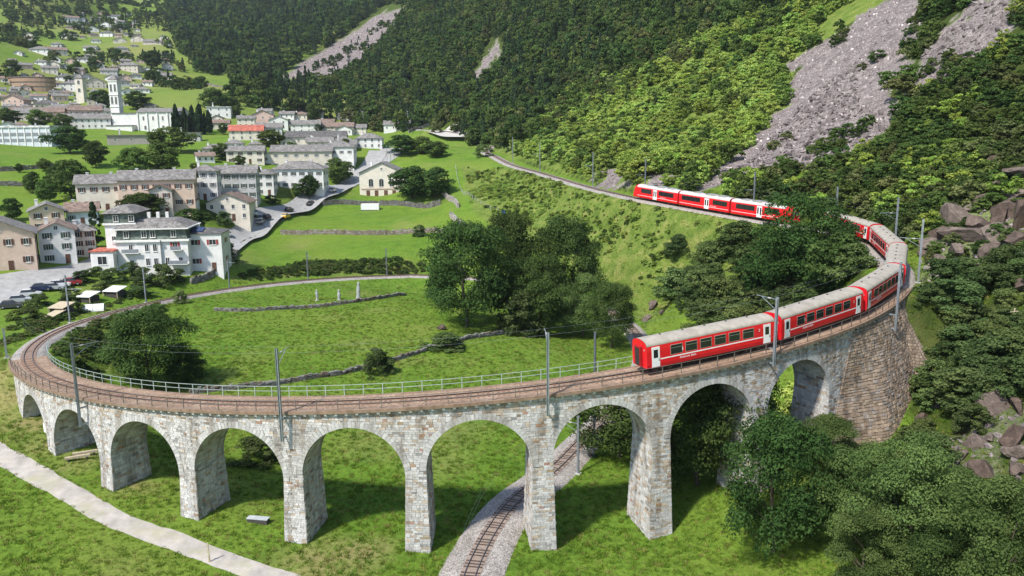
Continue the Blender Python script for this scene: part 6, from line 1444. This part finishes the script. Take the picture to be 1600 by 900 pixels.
RD = [rock_me(180+i, c, 1) for i, c in enumerate([(.2, .165, .16), (.27, .23, .225), (.16, .135, .13), (.32, .28, .27)])]
SCREE_PX.append([(1150, 264), (1195, 222), (1280, 140), (1335, 100), (1345, 165), (1395, 190), (1335, 240), (1272, 264)])
for pi, (nm, lb, sp, h0, h1) in enumerate([('scree_stones', 'pale pink grey scree of broken stones spilling down the mountainside', 1.4, .3, 1.3), ('boulder_field', 'coarse grey boulder field near the top right corner', 1.6, .8, 2.8), ('far_scree', 'long grey scree slope above the village', 4.5, 1., 2.6), ('small_scree', 'small pale scree patch in the dark wood', 4., 1., 2.5), ('trackside_scree', 'pale gravel tongue beside the line', 1.6, .3, .9), ('cutting_stones', 'stones on the slope by the line', 1.6, .3, .9), ('rockfall_rubble', 'rubble between the boulders above the retaining wall', 1.3, .4, 1.6), ('lower_rubble', 'rubble between the rocks at the lower right', 1.1, .4, 1.4), ('coarse_scree', 'dark purple grey coarse boulders at the foot of the main scree', 1.25, .9, 3.0)]):
    Q = in_region(SCREE_PX[pi], sp, 50+pi); rs = np.random.default_rng(pi)
    Q = Q[near_track(Q)[0] > 3.2]; h0 *= .8; s = h0+(h1-h0)*rs.random(len(Q))**1.6
    if len(Q): scatter(nm, lb, np.c_[Q, hgt(Q[:, 0], Q[:, 1])+.05*s], np.c_[s*1.2, s, s*.8], rs.uniform(0, 6.28, (len(Q), 3))*[.2, .2, 1], RD if pi in (1, 6, 7, 8) else RS)
# ---------------------------------------------------------------- grass
def tuft(seed, c0, c1, nb=14, hh=1.):
    rs = np.random.default_rng(seed); V = []; Fc = []; cl = []
    for i in range(nb):
        a = rs.random()*6.28; r = rs.random()**.5*.5; x, y = r*math.cos(a), r*math.sin(a); b_ = rs.random()*6.28; w = .07; ln = rs.uniform(.5, 1.)*hh; lx, ly = rs.normal(size=2)*.35
        V += [(x-w*math.cos(b_), y-w*math.sin(b_), 0), (x+w*math.cos(b_), y+w*math.sin(b_), 0), (x+lx, y+ly, ln)]; Fc.append((3*i, 3*i+1, 3*i+2)); t = rs.random(); cl.append(np.array(c0)*(1-t)+np.array(c1)*t)
    return mesh('tuft', V, np.array(Fc), leaf_m, col=np.array(cl))
TU = [tuft(i, (.078, .152, .016), (.175, .262, .036)) for i in range(4)]+[tuft(9, (.2, .22, .05), (.33, .3, .1))]
rs = np.random.default_rng(23); Q = np.c_[rs.uniform(-75, 75, 90000), rs.uniform(-96, 62, 90000)]
keep = (near_track(Q, I_V1)[0] > 2.7) & (rs.random(len(Q)) < np.clip(1.15-(Q[:, 1]+96)/150, .15, 1))
pp = topix(np.c_[Q, hgt(Q[:, 0], Q[:, 1])]); keep &= (pp[:, 0] > -40) & (pp[:, 0] < 1640) & (pp[:, 1] < 940)
_pl = np.array([G(*p)[:2] for p in [(-25, 697), (0, 713), (60, 746), (120, 780), (190, 816), (280, 853), (360, 881), (440, 908)]]); _pl = catmull(np.c_[_pl, 0*_pl[:, 0]], .8)[:, :2]
keep &= np.sqrt(((Q[:, None]-_pl[None])**2).sum(2)).min(1) > 1.25
Q = Q[keep]; s = rs.uniform(.22, .5, len(Q))*(.6+.8*vnoise(Q, 1/4., 2))
scatter('meadow_grass', 'green meadow grass around the viaduct', np.c_[Q, hgt(Q[:, 0], Q[:, 1])-.02], np.c_[s*1.3, s*1.3, s*.8], np.c_[0*s, 0*s, rs.random(len(s))*6.28], TU)
print('grass', len(Q), 'objects', len(bpy.data.objects))
# ---------------------------------------------------------------- air
zt = float(GZ.max())+40; zb = float(GZ.min())-1.5
f = MB(); f.box(GX[0]-5, GX[-1]+5, GY[0]-5, GY[-1]+5, zb, zt)
hm = bpy.data.materials.new('haze'); hm.use_nodes = True; hn = hm.node_tree; hn.nodes.clear()
ho = hn.nodes.new('ShaderNodeOutputMaterial'); pv = hn.nodes.new('ShaderNodeVolumePrincipled'); hn.links.new(pv.outputs[0], ho.inputs['Volume'])
pv.inputs['Color'].default_value = (.86, .92, 1, 1); pv.inputs['Density'].default_value = .00007; pv.inputs['Anisotropy'].default_value = .3
tag(f.build('haze', hm), 'pale summer haze over the whole valley', kind='stuff')
scene.cycles.volume_bounces = 0; scene.cycles.volume_max_steps = 64
print('haze', zb, zt)
